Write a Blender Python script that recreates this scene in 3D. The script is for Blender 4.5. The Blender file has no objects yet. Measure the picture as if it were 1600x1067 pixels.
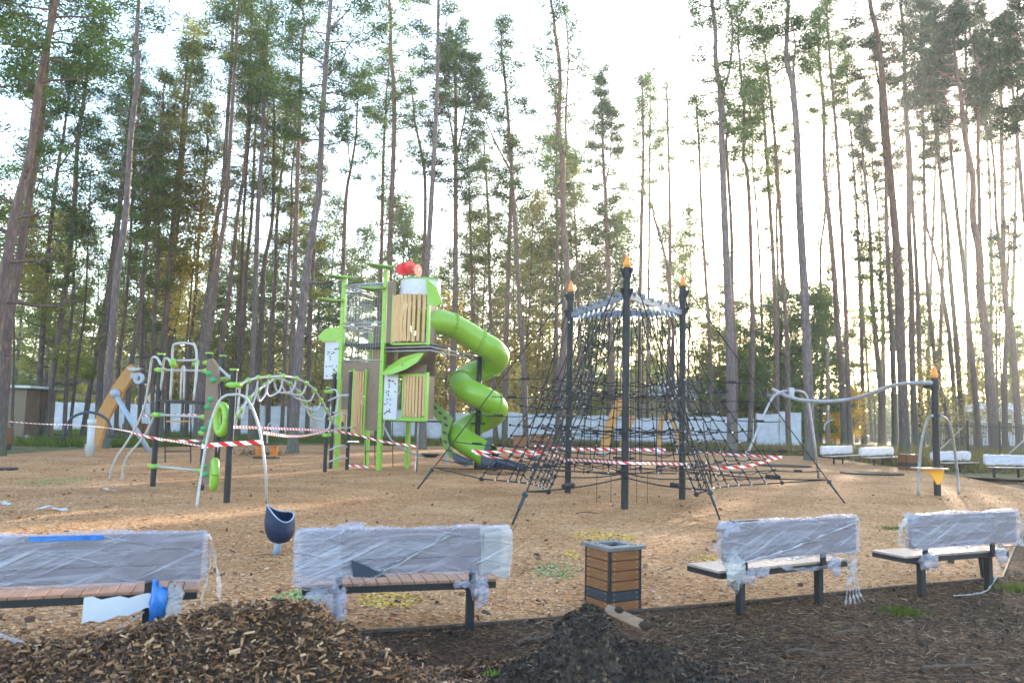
import bpy, math, random
import numpy as np
from mathutils import Vector, Matrix
random.seed(7); rng = np.random.default_rng(11)
sc = bpy.context.scene; col = sc.collection
R = math.radians
# ------------------------------------------------------------------ camera
FPX, CX, CY = 1244.0, 800.0, 533.5
PITCH, ROLL, CAMZ = R(5.60), R(1.35), 1.70
Fv = np.array([0, math.cos(PITCH), math.sin(PITCH)])
R0 = np.array([1.0, 0, 0]); U0 = np.array([0, -math.sin(PITCH), math.cos(PITCH)])
Rv = R0*math.cos(ROLL) + U0*math.sin(ROLL); Uv = U0*math.cos(ROLL) - R0*math.sin(ROLL)
CAM = np.array([0, 0, CAMZ])
cam_d = bpy.data.cameras.new('camera'); cam = bpy.data.objects.new('camera', cam_d); col.objects.link(cam)
cam.matrix_world = Matrix(((Rv[0], Uv[0], -Fv[0], 0), (Rv[1], Uv[1], -Fv[1], 0), (Rv[2], Uv[2], -Fv[2], CAMZ), (0, 0, 0, 1)))
cam_d.sensor_width = 36; cam_d.lens = FPX/1600*36; cam_d.clip_end = 2000; cam_d.clip_start = 0.05
cam_d.dof.use_dof = True; cam_d.dof.focus_distance = 13; cam_d.dof.aperture_fstop = 3.0
sc.camera = cam
# ------------------------------------------------------------------ world, sun, exposure
SUN_EL, SUN_AZ = R(11.5), R(26.2)
w = bpy.data.worlds.new('World'); sc.world = w; w.use_nodes = True
nt = w.node_tree; bg = nt.nodes['Background']
sky = nt.nodes.new('ShaderNodeTexSky'); sky.sky_type = 'NISHITA'; sky.sun_disc = False
sky.sun_elevation = SUN_EL; sky.sun_rotation = SUN_AZ
sky.air_density = 1.0; sky.dust_density = 1.0; sky.ozone_density = 1.2
nt.links.new(sky.outputs[0], bg.inputs[0]); bg.inputs[1].default_value = 0.15
sl = bpy.data.lights.new('sun', 'SUN'); sl.energy = 2.2; sl.angle = R(0.5); sl.color = (1.0, 0.88, 0.70)
so = bpy.data.objects.new('sun', sl); col.objects.link(so)
sd = Vector((math.sin(SUN_AZ)*math.cos(SUN_EL), math.cos(SUN_AZ)*math.cos(SUN_EL), math.sin(SUN_EL)))
so.rotation_euler = sd.to_track_quat('Z', 'Y').to_euler()
sc.view_settings.view_transform = 'Standard'; sc.view_settings.look = 'None'
sc.view_settings.exposure = 2.95; sc.view_settings.gamma = 1.0
sc.render.engine = 'CYCLES'
sc.cycles.use_denoising = True
try: sc.cycles.denoiser = 'OPENIMAGEDENOISE'
except Exception: pass
sc.cycles.max_bounces = 6; sc.cycles.transparent_max_bounces = 12; sc.cycles.volume_bounces = 1
sc.cycles.sample_clamp_indirect = 6
HAZE = 0.0006
# ------------------------------------------------------------------ helpers
def ray(px, py):
    return Fv + Rv*((px-CX)/FPX) + Uv*((CY-py)/FPX)
def at(px, py, z=0.0):
    d = ray(px, py); t = (z-CAMZ)/d[2]
    return CAM + d*t
def dep(px, py, Y):
    d = ray(px, py); return CAM + d*(Y/d[1])
def V(*a): return np.array(a, float)
def tag(o, label=None, cat=None, group=None, kind=None):
    if label: o['label'] = label
    if cat: o['category'] = cat
    if group: o['group'] = group
    if kind: o['kind'] = kind
    return o
def empty(name, loc, label, cat, group=None, rz=0.0):
    o = bpy.data.objects.new(name, None); col.objects.link(o); o.location = tuple(loc); o.rotation_euler = (0, 0, rz)
    o.empty_display_size = 0.2
    return tag(o, label, cat, group)
class MB:
    def __init__(s): s.v = []; s.f = []
    def add(s, vs, fs):
        b = len(s.v); s.v += [tuple(x) for x in vs]; s.f += [tuple(i+b for i in f) for f in fs]; return s
    def box(s, c, size, rz=0.0, M=None):
        hx, hy, hz = size[0]/2, size[1]/2, size[2]/2; vs = []
        cs, sn = math.cos(rz), math.sin(rz)
        for dz in (-hz, hz):
            for dx, dy in ((-hx, -hy), (hx, -hy), (hx, hy), (-hx, hy)):
                if M is not None: p = M @ np.array([dx, dy, dz]); vs.append((c[0]+p[0], c[1]+p[1], c[2]+p[2]))
                else: vs.append((c[0]+dx*cs-dy*sn, c[1]+dx*sn+dy*cs, c[2]+dz))
        return s.add(vs, [(3, 2, 1, 0), (4, 5, 6, 7), (0, 1, 5, 4), (1, 2, 6, 5), (2, 3, 7, 6), (3, 0, 4, 7)])
    def tube(s, pts, rad, n=8, cap=True):
        pts = [np.array(p, float) for p in pts]; m = len(pts)
        if not hasattr(rad, '__len__'): rad = [rad]*m
        ref = None; vs = []
        for i, p in enumerate(pts):
            t = pts[min(i+1, m-1)]-pts[max(i-1, 0)]; L = np.linalg.norm(t); t = t/L if L > 1e-9 else np.array([0, 0, 1.])
            if ref is None: ref = np.array([1., 0, 0]) if abs(t[0]) < .8 else np.array([0, 1., 0])
            a = ref - t*np.dot(ref, t); a /= (np.linalg.norm(a)+1e-12); b = np.cross(t, a); ref = a
            for k in range(n):
                th = 2*math.pi*k/n; vs.append(p+(a*math.cos(th)+b*math.sin(th))*rad[i])
        fs = [(i*n+k, i*n+(k+1) % n, (i+1)*n+(k+1) % n, (i+1)*n+k) for i in range(m-1) for k in range(n)]
        if cap: fs += [tuple(range(n))[::-1], tuple((m-1)*n+k for k in range(n))]
        return s.add(vs, fs)
    def bar(s, p, q, wd, dp, up=(0, 0, 1)):
        p = np.array(p, float); q = np.array(q, float); t = q-p; L = np.linalg.norm(t); t /= L
        a = np.cross(t, np.array(up, float))
        if np.linalg.norm(a) < 1e-6: a = np.array([1., 0, 0])
        a /= np.linalg.norm(a); b = np.cross(a, t)
        M = np.array([a, t, b]).T
        return s.box((p+q)/2, (wd, L, dp), M=M)
    def ball(s, c, r, n=8, sq=(1, 1, 1)):
        c = np.array(c, float); m = max(4, n//2+1); vs = []; fs = []
        for i in range(m+1):
            ph = math.pi*i/m
            for k in range(n):
                th = 2*math.pi*k/n; vs.append(c+np.array([math.sin(ph)*math.cos(th)*sq[0], math.sin(ph)*math.sin(th)*sq[1], math.cos(ph)*sq[2]])*r)
        for i in range(m):
            for k in range(n): fs.append((i*n+k, (i+1)*n+k, (i+1)*n+(k+1) % n, i*n+(k+1) % n))
        return s.add(vs, fs)
    def prism(s, poly, off):
        n = len(poly); off = np.array(off, float); a = [np.array(p, float)-off/2 for p in poly]; b = [np.array(p, float)+off/2 for p in poly]
        return s.add(a+b, [tuple(range(n))[::-1], tuple(range(n, 2*n))]+[(i, (i+1) % n, n+(i+1) % n, n+i) for i in range(n)])
    def ring(s, c, axis, r, h, n=24, rin=None):
        c = np.array(c, float); ax = np.array(axis, float); ax /= np.linalg.norm(ax)
        if rin is None: return s.tube([c-ax*h/2, c+ax*h/2], r, n)
        ref = np.array([1., 0, 0]) if abs(ax[0]) < .8 else np.array([0, 1., 0])
        a = ref-ax*np.dot(ref, ax); a /= np.linalg.norm(a); b = np.cross(ax, a); vs = []
        for k in range(n):
            th = 2*math.pi*k/n; d = a*math.cos(th)+b*math.sin(th)
            vs += [c-ax*h/2+d*rin, c-ax*h/2+d*r, c+ax*h/2+d*r, c+ax*h/2+d*rin]
        fs = []
        for k in range(n):
            i, j = 4*k, 4*((k+1) % n)
            for q in range(4): fs.append((i+q, i+(q+1) % 4, j+(q+1) % 4, j+q))
        return s.add(vs, fs)
def obj(name, mb, m, parent=None, smooth=False, bevel=0, local=False):
    v = np.array(mb.v, float)
    if parent is not None and not local:
        o0 = np.array(parent.location if parent.type == 'EMPTY' or True else (0, 0, 0), float)
        p = parent; tot = np.zeros(3)
        while p is not None: tot += np.array(p.location, float); p = p.parent
        v = v - tot
    me = bpy.data.meshes.new(name); me.from_pydata(v.tolist(), [], mb.f); me.validate()
    if smooth: me.polygons.foreach_set('use_smooth', [True]*len(me.polygons))
    me.materials.append(m); o = bpy.data.objects.new(name, me); col.objects.link(o)
    if parent is not None: o.parent = parent
    if bevel:
        b = o.modifiers.new('bevel', 'BEVEL'); b.width = bevel; b.segments = 2; b.limit_method = 'ANGLE'
    return o
def smooth_by(o, ang=35):
    try:
        o.data.polygons.foreach_set('use_smooth', [True]*len(o.data.polygons)); o.data.set_sharp_from_angle(angle=R(ang))
    except Exception: pass
    return o
def tri_mesh(name, verts, m, parent=None, nper=3, sub=None):
    """verts (N*nper,3) world"""
    v = np.asarray(verts, np.float32).reshape(-1, 3); n = len(v)//nper
    if parent is not None:
        tot = np.zeros(3); p = parent
        while p is not None: tot += np.array(p.location, float); p = p.parent
        v = v - tot.astype(np.float32)
    me = bpy.data.meshes.new(name); me.vertices.add(n*nper); me.vertices.foreach_set('co', v[:n*nper].ravel())
    me.loops.add(n*nper); me.loops.foreach_set('vertex_index', np.arange(n*nper, dtype=np.int32))
    me.polygons.add(n); me.polygons.foreach_set('loop_start', np.arange(0, n*nper, nper, dtype=np.int32))
    me.update(calc_edges=True)
    if m: me.materials.append(m)
    o = bpy.data.objects.new(name, me); col.objects.link(o)
    if parent is not None: o.parent = parent
    return o
def crv(pts, n=8):
    """Catmull-Rom"""
    P = [np.array(p, float) for p in pts]; P = [2*P[0]-P[1]]+P+[2*P[-1]-P[-2]]; out = []
    for i in range(1, len(P)-2):
        for k in range(n):
            t = k/n; a, b, c, d = P[i-1], P[i], P[i+1], P[i+2]
            out.append(.5*((2*b)+(-a+c)*t+(2*a-5*b+4*c-d)*t*t+(-a+3*b-3*c+d)*t**3))
    out.append(P[-2]); return out
# ------------------------------------------------------------------ materials
def mat(name, c, rough=.6, metal=0, c2=None, scale=8, bump=0, bscale=None, stretch=None, coat=0, space='Object', detail=5, lo=.35, hi=.65):
    m = bpy.data.materials.new(name); m.use_nodes = True; n = m.node_tree; b = n.nodes['Principled BSDF']
    b.inputs['Base Color'].default_value = (*c, 1); b.inputs['Roughness'].default_value = rough; b.inputs['Metallic'].default_value = metal
    if coat: b.inputs['Coat Weight'].default_value = coat
    if c2 or bump:
        tc = n.nodes.new('ShaderNodeTexCoord'); mp = n.nodes.new('ShaderNodeMapping'); n.links.new(tc.outputs[space], mp.inputs[0])
        if stretch: mp.inputs['Scale'].default_value = stretch
        if c2:
            t = n.nodes.new('ShaderNodeTexNoise'); t.inputs['Scale'].default_value = scale; t.inputs['Detail'].default_value = detail; t.inputs['Roughness'].default_value = .65
            n.links.new(mp.outputs[0], t.inputs['Vector'])
            r = n.nodes.new('ShaderNodeValToRGB'); r.color_ramp.elements[0].position = lo; r.color_ramp.elements[1].position = hi
            r.color_ramp.elements[0].color = (*c, 1); r.color_ramp.elements[1].color = (*c2, 1)
            n.links.new(t.outputs[0], r.inputs[0]); n.links.new(r.outputs[0], b.inputs['Base Color'])
        if bump:
            t2 = n.nodes.new('ShaderNodeTexNoise'); t2.inputs['Scale'].default_value = bscale or scale*2; t2.inputs['Detail'].default_value = 6
            n.links.new(mp.outputs[0], t2.inputs['Vector'])
            bp = n.nodes.new('ShaderNodeBump'); bp.inputs['Strength'].default_value = bump; bp.inputs['Distance'].default_value = .02
            n.links.new(t2.outputs[0], bp.inputs['Height']); n.links.new(bp.outputs[0], b.inputs['Normal'])
    return m
def leafmat(name, c1, c2, scale=.7, trans=.35):
    m = bpy.data.materials.new(name); m.use_nodes = True; n = m.node_tree; n.nodes.clear()
    out = n.nodes.new('ShaderNodeOutputMaterial'); g = n.nodes.new('ShaderNodeNewGeometry'); oi = n.nodes.new('ShaderNodeObjectInfo')
    t = n.nodes.new('ShaderNodeTexNoise'); t.inputs['Scale'].default_value = scale; t.inputs['Detail'].default_value = 3
    n.links.new(g.outputs['Position'], t.inputs['Vector'])
    ri = n.nodes.new('ShaderNodeMath'); ri.operation = 'MULTIPLY_ADD'; ri.inputs[1].default_value = .25; ri.inputs[2].default_value = 0
    n.links.new(g.outputs['Random Per Island'], ri.inputs[0])
    ad = n.nodes.new('ShaderNodeMath'); ad.operation = 'ADD'; n.links.new(t.outputs[0], ad.inputs[0]); n.links.new(ri.outputs[0], ad.inputs[1])
    oa = n.nodes.new('ShaderNodeMath'); oa.operation = 'MULTIPLY_ADD'; oa.inputs[1].default_value = .3; n.links.new(oi.outputs['Random'], oa.inputs[0]); n.links.new(ad.outputs[0], oa.inputs[2])
    r = n.nodes.new('ShaderNodeValToRGB'); r.color_ramp.elements[0].position = .45; r.color_ramp.elements[1].position = 1.0
    r.color_ramp.elements[0].color = (*c1, 1); r.color_ramp.elements[1].color = (*c2, 1); n.links.new(oa.outputs[0], r.inputs[0])
    d = n.nodes.new('ShaderNodeBsdfDiffuse'); tr = n.nodes.new('ShaderNodeBsdfTranslucent'); mx = n.nodes.new('ShaderNodeMixShader'); mx.inputs[0].default_value = trans
    n.links.new(r.outputs[0], d.inputs[0]); n.links.new(r.outputs[0], tr.inputs[0]); n.links.new(d.outputs[0], mx.inputs[1]); n.links.new(tr.outputs[0], mx.inputs[2]); n.links.new(mx.outputs[0], out.inputs[0])
    return m
def barkmat(name, low, high, z0, z1, moss=True):
    m = bpy.data.materials.new(name); m.use_nodes = True; n = m.node_tree; b = n.nodes['Principled BSDF']; b.inputs['Roughness'].default_value = .85
    g = n.nodes.new('ShaderNodeNewGeometry'); sx = n.nodes.new('ShaderNodeSeparateXYZ'); n.links.new(g.outputs['Position'], sx.inputs[0])
    mr = n.nodes.new('ShaderNodeMapRange'); mr.inputs[1].default_value = z0; mr.inputs[2].default_value = z1; n.links.new(sx.outputs['Z'], mr.inputs[0])
    mp = n.nodes.new('ShaderNodeMapping'); mp.inputs['Scale'].default_value = (7, 7, 1.6); n.links.new(g.outputs['Position'], mp.inputs[0])
    t = n.nodes.new('ShaderNodeTexNoise'); t.inputs['Scale'].default_value = 1.5; t.inputs['Detail'].default_value = 6; n.links.new(mp.outputs[0], t.inputs['Vector'])
    ad = n.nodes.new('ShaderNodeMath'); ad.operation = 'MULTIPLY_ADD'; ad.inputs[1].default_value = 1.0; n.links.new(t.outputs[0], ad.inputs[0])
    sb = n.nodes.new('ShaderNodeMath'); sb.operation = 'SUBTRACT'; sb.inputs[1].default_value = .5; n.links.new(mr.outputs[0], sb.inputs[0]); n.links.new(sb.outputs[0], ad.inputs[2])
    r = n.nodes.new('ShaderNodeValToRGB'); r.color_ramp.elements[0].color = (*low, 1); r.color_ramp.elements[1].color = (*high, 1); n.links.new(ad.outputs[0], r.inputs[0])
    v = n.nodes.new('ShaderNodeTexVoronoi'); v.inputs['Scale'].default_value = 1.6; n.links.new(mp.outputs[0], v.inputs['Vector'])
    mu = n.nodes.new('ShaderNodeMix'); mu.data_type = 'RGBA'; mu.blend_type = 'MULTIPLY'; mu.inputs[0].default_value = .75
    vr = n.nodes.new('ShaderNodeValToRGB'); vr.color_ramp.elements[0].position = .05; vr.color_ramp.elements[1].position = .55; vr.color_ramp.elements[0].color = (1.15, 1.1, 1.1, 1); vr.color_ramp.elements[1].color = (.45, .43, .42, 1)
    n.links.new(v.outputs['Distance'], vr.inputs[0]); n.links.new(r.outputs[0], mu.inputs[6]); n.links.new(vr.outputs[0], mu.inputs[7])
    last = mu.outputs[2]
    if moss:
        mm = n.nodes.new('ShaderNodeMapRange'); mm.inputs[1].default_value = 2.2; mm.inputs[2].default_value = .0; n.links.new(sx.outputs['Z'], mm.inputs[0])
        mt = n.nodes.new('ShaderNodeMath'); mt.operation = 'MULTIPLY'; n.links.new(mm.outputs[0], mt.inputs[0]); n.links.new(t.outputs[0], mt.inputs[1])
        mg = n.nodes.new('ShaderNodeMix'); mg.data_type = 'RGBA'; mg.inputs[7].default_value = (.07, .10, .05, 1); n.links.new(mt.outputs[0], mg.inputs[0]); n.links.new(last, mg.inputs[6]); last = mg.outputs[2]
    n.links.new(last, b.inputs['Base Color'])
    bp = n.nodes.new('ShaderNodeBump'); bp.inputs['Strength'].default_value = .8; bp.inputs['Distance'].default_value = .03; n.links.new(v.outputs['Distance'], bp.inputs['Height']); bp.invert = True; n.links.new(bp.outputs[0], b.inputs['Normal'])
    return m
def woodmat(name, c, c2, stretch=(1, 14, 14), rough=.55, space='Object'):
    return mat(name, c, rough, c2=c2, scale=3, bump=.15, bscale=5, stretch=stretch, space=space, lo=.3, hi=.7)
M = {}
M['black'] = mat('black_paint', (.009, .009, .011), .62, c2=(.014, .014, .018), scale=6)
M['lime'] = mat('lime_plastic', (.19, .38, .035), .38, c2=(.23, .43, .05), scale=1.6, bump=.05, bscale=50)
M['limeslide'] = mat('lime_moulded_plastic', (.16, .31, .020), .36, c2=(.20, .36, .03), scale=1.1, bump=.06, bscale=30)
M['limedark'] = mat('olive_green_board', (.16, .34, .03), .5, c2=(.2, .38, .05), scale=3)
M['steel'] = mat('galvanised_steel', (.27, .27, .30), .45, .4, c2=(.36, .36, .39), scale=9)
M['white'] = mat('white_board', (.44, .44, .49), .5, c2=(.52, .52, .57), scale=2)
M['taupe'] = mat('taupe_board', (.15, .095, .065), .55, c2=(.19, .125, .09), scale=3)
M['wood'] = woodmat('pale_larch', (.42, .235, .10), (.58, .36, .17), (14, 14, 1.2))
M['beam'] = woodmat('golden_glulam', (.33, .15, .035), (.45, .22, .06), (10, 10, 2))
M['orange'] = mat('orange_plastic', (.66, .21, .02), .4, c2=(.7, .25, .03), scale=5)
M['yellow'] = mat('yellow_board', (.75, .33, .01), .45, c2=(.8, .38, .02), scale=3)
M['red'] = mat('red_plastic', (.62, .015, .02), .35, c2=(.68, .03, .03), scale=4)
M['coral'] = mat('coral_plastic', (.75, .2, .12), .4)
M['rope'] = mat('black_rope', (.008, .008, .011), .75, c2=(.014, .014, .018), scale=60)
M['ferrule'] = mat('bright_ferrule', (.6, .6, .62), .3, .8)
M['slate'] = mat('slate_blue_plastic', (.022, .03, .055), .45, c2=(.03, .04, .07), scale=4)
M['navy'] = mat('navy_plastic', (.004, .012, .045), .65, c2=(.006, .016, .055), scale=5)
M['paleplastic'] = mat('pale_blue_plastic', (.26, .32, .42), .4)
M['binwood'] = woodmat('brown_plank', (.14, .050, .016), (.24, .095, .030), (2, 2, 22))
M['binwoodx'] = M['binwood']
M['anthracite'] = mat('anthracite_steel', (.018, .024, .036), .5, c2=(.026, .033, .05), scale=5, bump=.05, bscale=80)
M['lid'] = mat('dusty_steel_lid', (.09, .10, .12), .45, .2, c2=(.17, .175, .175), scale=14)
M['seat'] = mat('pinkish_seat_plank', (.27, .125, .075), .55, c2=(.38, .20, .13), scale=4, bump=.1, stretch=(9, 1, 1), lo=.3, hi=.7)
M['greyseat'] = mat('dusty_seat_plank', (.3, .22, .19), .55, c2=(.44, .34, .29), scale=4, bump=.1, stretch=(9, 1, 1), lo=.3, hi=.7)
M['bluetape'] = mat('blue_film', (.02, .13, .45), .3, c2=(.04, .2, .55), scale=9, bump=.3)
M['plank'] = woodmat('old_plank', (.2, .11, .06), (.32, .19, .11), (2, 14, 14))
M['twig'] = mat('dark_twig', (.06, .04, .03), .8, c2=(.1, .07, .05), scale=20)
M['padcloth'] = mat('grey_padding', (.085, .055, .06), .7, c2=(.14, .10, .115), scale=2, stretch=(1, 1, 2))
M['pine1'] = leafmat('pine_needles_green', (.03, .07, .025), (.15, .21, .05), trans=.42)
M['pine2'] = leafmat('pine_needles_olive', (.055, .085, .02), (.27, .27, .055), trans=.42)
M['pine3'] = leafmat('pine_needles_dark', (.016, .036, .018), (.07, .10, .04), trans=.3)
M['birch'] = leafmat('birch_leaves_yellow', (.13, .12, .035), (.36, .28, .07), trans=.5)
M['amber'] = leafmat('autumn_leaves_amber', (.24, .18, .035), (.55, .39, .06), trans=.5)
M['bark'] = barkmat('pine_bark', (.115, .082, .082), (.28, .155, .105), 2, 19)
M['barkgrey'] = barkmat('grey_pine_bark', (.155, .12, .13), (.28, .19, .165), 3, 26)
M['barkdark'] = barkmat('dark_pine_bark', (.075, .055, .053), (.2, .11, .075), 3, 20)
M['grassm'] = leafmat('grass_green', (.05, .085, .015), (.16, .19, .04), scale=.5, trans=.3)
M['drygrass'] = leafmat('heath_brown', (.07, .06, .025), (.2, .16, .06), scale=.5, trans=.3)
M['yellowbush'] = leafmat('yellow_leaves', (.5, .3, .02), (.85, .55, .03), scale=1.5, trans=.5)
M['sprout'] = leafmat('sprout_green', (.1, .2, .02), (.22, .38, .05), scale=6, trans=.3)
# wrap film
def filmmat(name, a0, a1, tint, ro=.3):
    m = bpy.data.materials.new(name); m.use_nodes = True; n = m.node_tree; b = n.nodes['Principled BSDF']
    b.inputs['Base Color'].default_value = (*tint, 1); b.inputs['Roughness'].default_value = ro
    tc = n.nodes.new('ShaderNodeTexCoord'); tot = None
    for k, (ang, sc_, th0, th1) in enumerate(((24, (.6, 2, 9), .50, .72), (-14, (.7, 2, 11), .56, .74), (4, (.5, 2, 5), .45, .75))):
        mp = n.nodes.new('ShaderNodeMapping'); mp.inputs['Rotation'].default_value = (0, R(ang), 0); n.links.new(tc.outputs['Object'], mp.inputs[0])
        mq = n.nodes.new('ShaderNodeMapping'); mq.inputs['Scale'].default_value = sc_; mq.inputs['Location'].default_value = (k*3.1, 0, k); n.links.new(mp.outputs[0], mq.inputs[0])
        t = n.nodes.new('ShaderNodeTexNoise'); t.inputs['Scale'].default_value = 2.4; t.inputs['Detail'].default_value = 5; t.inputs['Distortion'].default_value = .9; n.links.new(mq.outputs[0], t.inputs['Vector'])
        mr = n.nodes.new('ShaderNodeMapRange'); mr.inputs[1].default_value = th0; mr.inputs[2].default_value = th1; n.links.new(t.outputs[0], mr.inputs[0])
        if tot is None: tot = mr.outputs[0]
        else:
            ad = n.nodes.new('ShaderNodeMath'); ad.operation = 'ADD'; n.links.new(tot, ad.inputs[0]); n.links.new(mr.outputs[0], ad.inputs[1]); tot = ad.outputs[0]
    ar = n.nodes.new('ShaderNodeMapRange'); ar.inputs[1].default_value = 0; ar.inputs[2].default_value = 1.7; ar.inputs[3].default_value = a0; ar.inputs[4].default_value = a1; n.links.new(tot, ar.inputs[0]); n.links.new(ar.outputs[0], b.inputs['Alpha'])
    bp = n.nodes.new('ShaderNodeBump'); bp.inputs['Strength'].default_value = .9; bp.inputs['Distance'].default_value = .012; n.links.new(tot, bp.inputs['Height']); n.links.new(bp.outputs[0], b.inputs['Normal'])
    return m
M['beamsteel'] = mat('blue_grey_steel', (.14, .155, .21), .5, c2=(.19, .205, .26), scale=6)
M['olive'] = mat('olive_plastic', (.10, .20, .018), .45, c2=(.13, .24, .025), scale=3)
M['film'] = filmmat('milky_wrap_film', .24, .80, (.56, .53, .63))
M['filmfar'] = filmmat('opaque_white_film', .75, 1.0, (.55, .54, .62))
M['sproutp'] = mat('green_plastic_hold', (.02, .25, .08), .4)
M['palewood'] = mat('pale_dead_wood', (.3, .25, .2), .8)
M['filmthin'] = filmmat('thin_clear_film', .35, .85, (.62, .60, .62), .5)
# tape
def tapemat():
    m = bpy.data.materials.new('red_white_tape'); m.use_nodes = True; n = m.node_tree; b = n.nodes['Principled BSDF']; b.inputs['Roughness'].default_value = .35
    uv = n.nodes.new('ShaderNodeUVMap'); mp = n.nodes.new('ShaderNodeMapping'); n.links.new(uv.outputs[0], mp.inputs[0])
    sx = n.nodes.new('ShaderNodeSeparateXYZ'); n.links.new(mp.outputs[0], sx.inputs[0])
    a = n.nodes.new('ShaderNodeMath'); a.operation = 'MULTIPLY_ADD'; a.inputs[1].default_value = .45; n.links.new(sx.outputs[1], a.inputs[0]); n.links.new(sx.outputs[0], a.inputs[2])
    f = n.nodes.new('ShaderNodeMath'); f.operation = 'FRACT'; n.links.new(a.outputs[0], f.inputs[0])
    g = n.nodes.new('ShaderNodeMath'); g.operation = 'GREATER_THAN'; g.inputs[1].default_value = .5; n.links.new(f.outputs[0], g.inputs[0])
    mx = n.nodes.new('ShaderNodeMix'); mx.data_type = 'RGBA'; mx.inputs[6].default_value = (.85, .85, .87, 1); mx.inputs[7].default_value = (.65, .02, .03, 1); n.links.new(g.outputs[0], mx.inputs[0]); n.links.new(mx.outputs[2], b.inputs['Base Color'])
    return m
M['tape'] = tapemat()
# ------------------------------------------------------------------ ground
def chipmat(name, cols, scale, stretch=(1, 1.6, 1), bump=.6, patch=None, big=(.35,)):
    m = bpy.data.materials.new(name); m.use_nodes = True; n = m.node_tree; b = n.nodes['Principled BSDF']; b.inputs['Roughness'].default_value = .95; b.inputs['Specular IOR Level'].default_value = .15
    g = n.nodes.new('ShaderNodeNewGeometry'); mp = n.nodes.new('ShaderNodeMapping'); mp.inputs['Scale'].default_value = stretch; n.links.new(g.outputs['Position'], mp.inputs[0])
    v = n.nodes.new('ShaderNodeTexVoronoi'); v.inputs['Scale'].default_value = scale; n.links.new(mp.outputs[0], v.inputs['Vector'])
    t = n.nodes.new('ShaderNodeTexNoise'); t.inputs['Scale'].default_value = .45; t.inputs['Detail'].default_value = 7; t.inputs['Roughness'].default_value = .7; n.links.new(g.outputs['Position'], t.inputs['Vector'])
    sc_ = n.nodes.new('ShaderNodeSeparateColor'); n.links.new(v.outputs['Color'], sc_.inputs[0])
    ma = n.nodes.new('ShaderNodeMath'); ma.operation = 'MULTIPLY_ADD'; ma.inputs[1].default_value = .72; n.links.new(sc_.outputs[0], ma.inputs[0])
    mb_ = n.nodes.new('ShaderNodeMath'); mb_.operation = 'MULTIPLY_ADD'; mb_.inputs[1].default_value = 1.2; mb_.inputs[2].default_value = -.46; n.links.new(t.outputs[0], mb_.inputs[0]); n.links.new(mb_.outputs[0], ma.inputs[2])
    r = n.nodes.new('ShaderNodeValToRGB'); e = r.color_ramp.elements
    while len(e) < len(cols): e.new(.5)
    for i, (p, c) in enumerate(cols): e[i].position = p; e[i].color = (*c, 1)
    n.links.new(ma.outputs[0], r.inputs[0])
    n.links.new(r.outputs[0], b.inputs['Base Color'])
    t3 = n.nodes.new('ShaderNodeTexNoise'); t3.inputs['Scale'].default_value = scale*.35; t3.inputs['Detail'].default_value = 6; n.links.new(mp.outputs[0], t3.inputs['Vector'])
    ad = n.nodes.new('ShaderNodeMath'); ad.operation = 'ADD'; n.links.new(v.outputs['Distance'], ad.inputs[0]); n.links.new(t3.outputs[0], ad.inputs[1])
    bp = n.nodes.new('ShaderNodeBump'); bp.inputs['Strength'].default_value = bump; bp.inputs['Distance'].default_value = .03; n.links.new(ad.outputs[0], bp.inputs['Height']); n.links.new(bp.outputs[0], b.inputs['Normal'])
    return m
M['play'] = chipmat('chip_surface', [(0, (.145, .062, .024)), (.3, (.33, .152, .062)), (.6, (.46, .235, .105)), (1, (.69, .43, .235))], 26, (1, 1.9, 1), .8)
M['soil'] = chipmat('dark_soil', [(0, (.014, .008, .005)), (.4, (.038, .021, .012)), (.75, (.095, .050, .026)), (1, (.24, .135, .075))], 30, (1, 1.5, 1), 1.0)
M['forestfloor'] = chipmat('forest_floor', [(0, (.045, .042, .02)), (.4, (.1, .085, .035)), (.75, (.17, .14, .06)), (1, (.25, .2, .1))], 9, (1, 1, 1), .7)
def sheet(name, poly, z, m, sub=0):
    mb = MB(); mb.add([(p[0], p[1], z) for p in poly], [tuple(range(len(poly)))]); o = obj(name, mb, m); o['kind'] = 'structure'; return o
sheet('ground', [(-900, -60), (900, -60), (900, 1200), (-900, 1200)], -.012, M['forestfloor'])
# playground outline (photo's edging points thrown on the ground)
near = [at(*p)[:2] for p in ((0, 1022), (640, 983), (820, 970), (1010, 953), (1200, 937), (1391, 918), (1566, 903))]
lf = near[0]+(near[0]-near[1])*4.0
back = [at(*p)[:2] for p in ((1600, 764), (1500, 744), (1400, 729), (1270, 713), (1050, 706), (800, 698), (450, 695), (150, 700), (0, 710))]
corner = near[-1]
poly = [lf]+near+[corner+np.array([3.1, 4.5]), corner+np.array([8., 11.5])]+back+[np.array([-32, 25.]), np.array([-20, 9.])]
# soil in front, grass behind
nearsoil = [lf+V(0, -.02), *[p for p in near], corner+np.array([3.1, 4.5]), corner+np.array([8., 11.5]), np.array([26., 22.]), np.array([30., -8.]), np.array([-30., -8.])]
def grid_sheet(name, poly, z, m, step, fn=None):
    """fine flat sheet clipped to polygon by fan; only plain fan used"""
    return sheet(name, poly, z, m)
sheet('soil_ground', nearsoil, -.006, M['soil'])
sheet('playground_surface', poly, 0.0, M['play'])
mud = [back[0]+V(5, -.6), *back[:4], *[p+V(0.2, 3.4) for p in back[:4][::-1]], back[0]+V(5, 3)]
sheet('soil_strip', mud, -.008, M['soil'])
ed = MB(); pe = [lf]+near+[corner+np.array([3.1, 4.5]), corner+np.array([8., 11.5])]
for a, b in zip(pe[:-1], pe[1:]): ed.bar((a[0], a[1], .0), (b[0], b[1], .0), .02, .036)
ed_o = obj('edging_strip', ed, M['twig']); ed_o['kind'] = 'structure'
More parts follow.
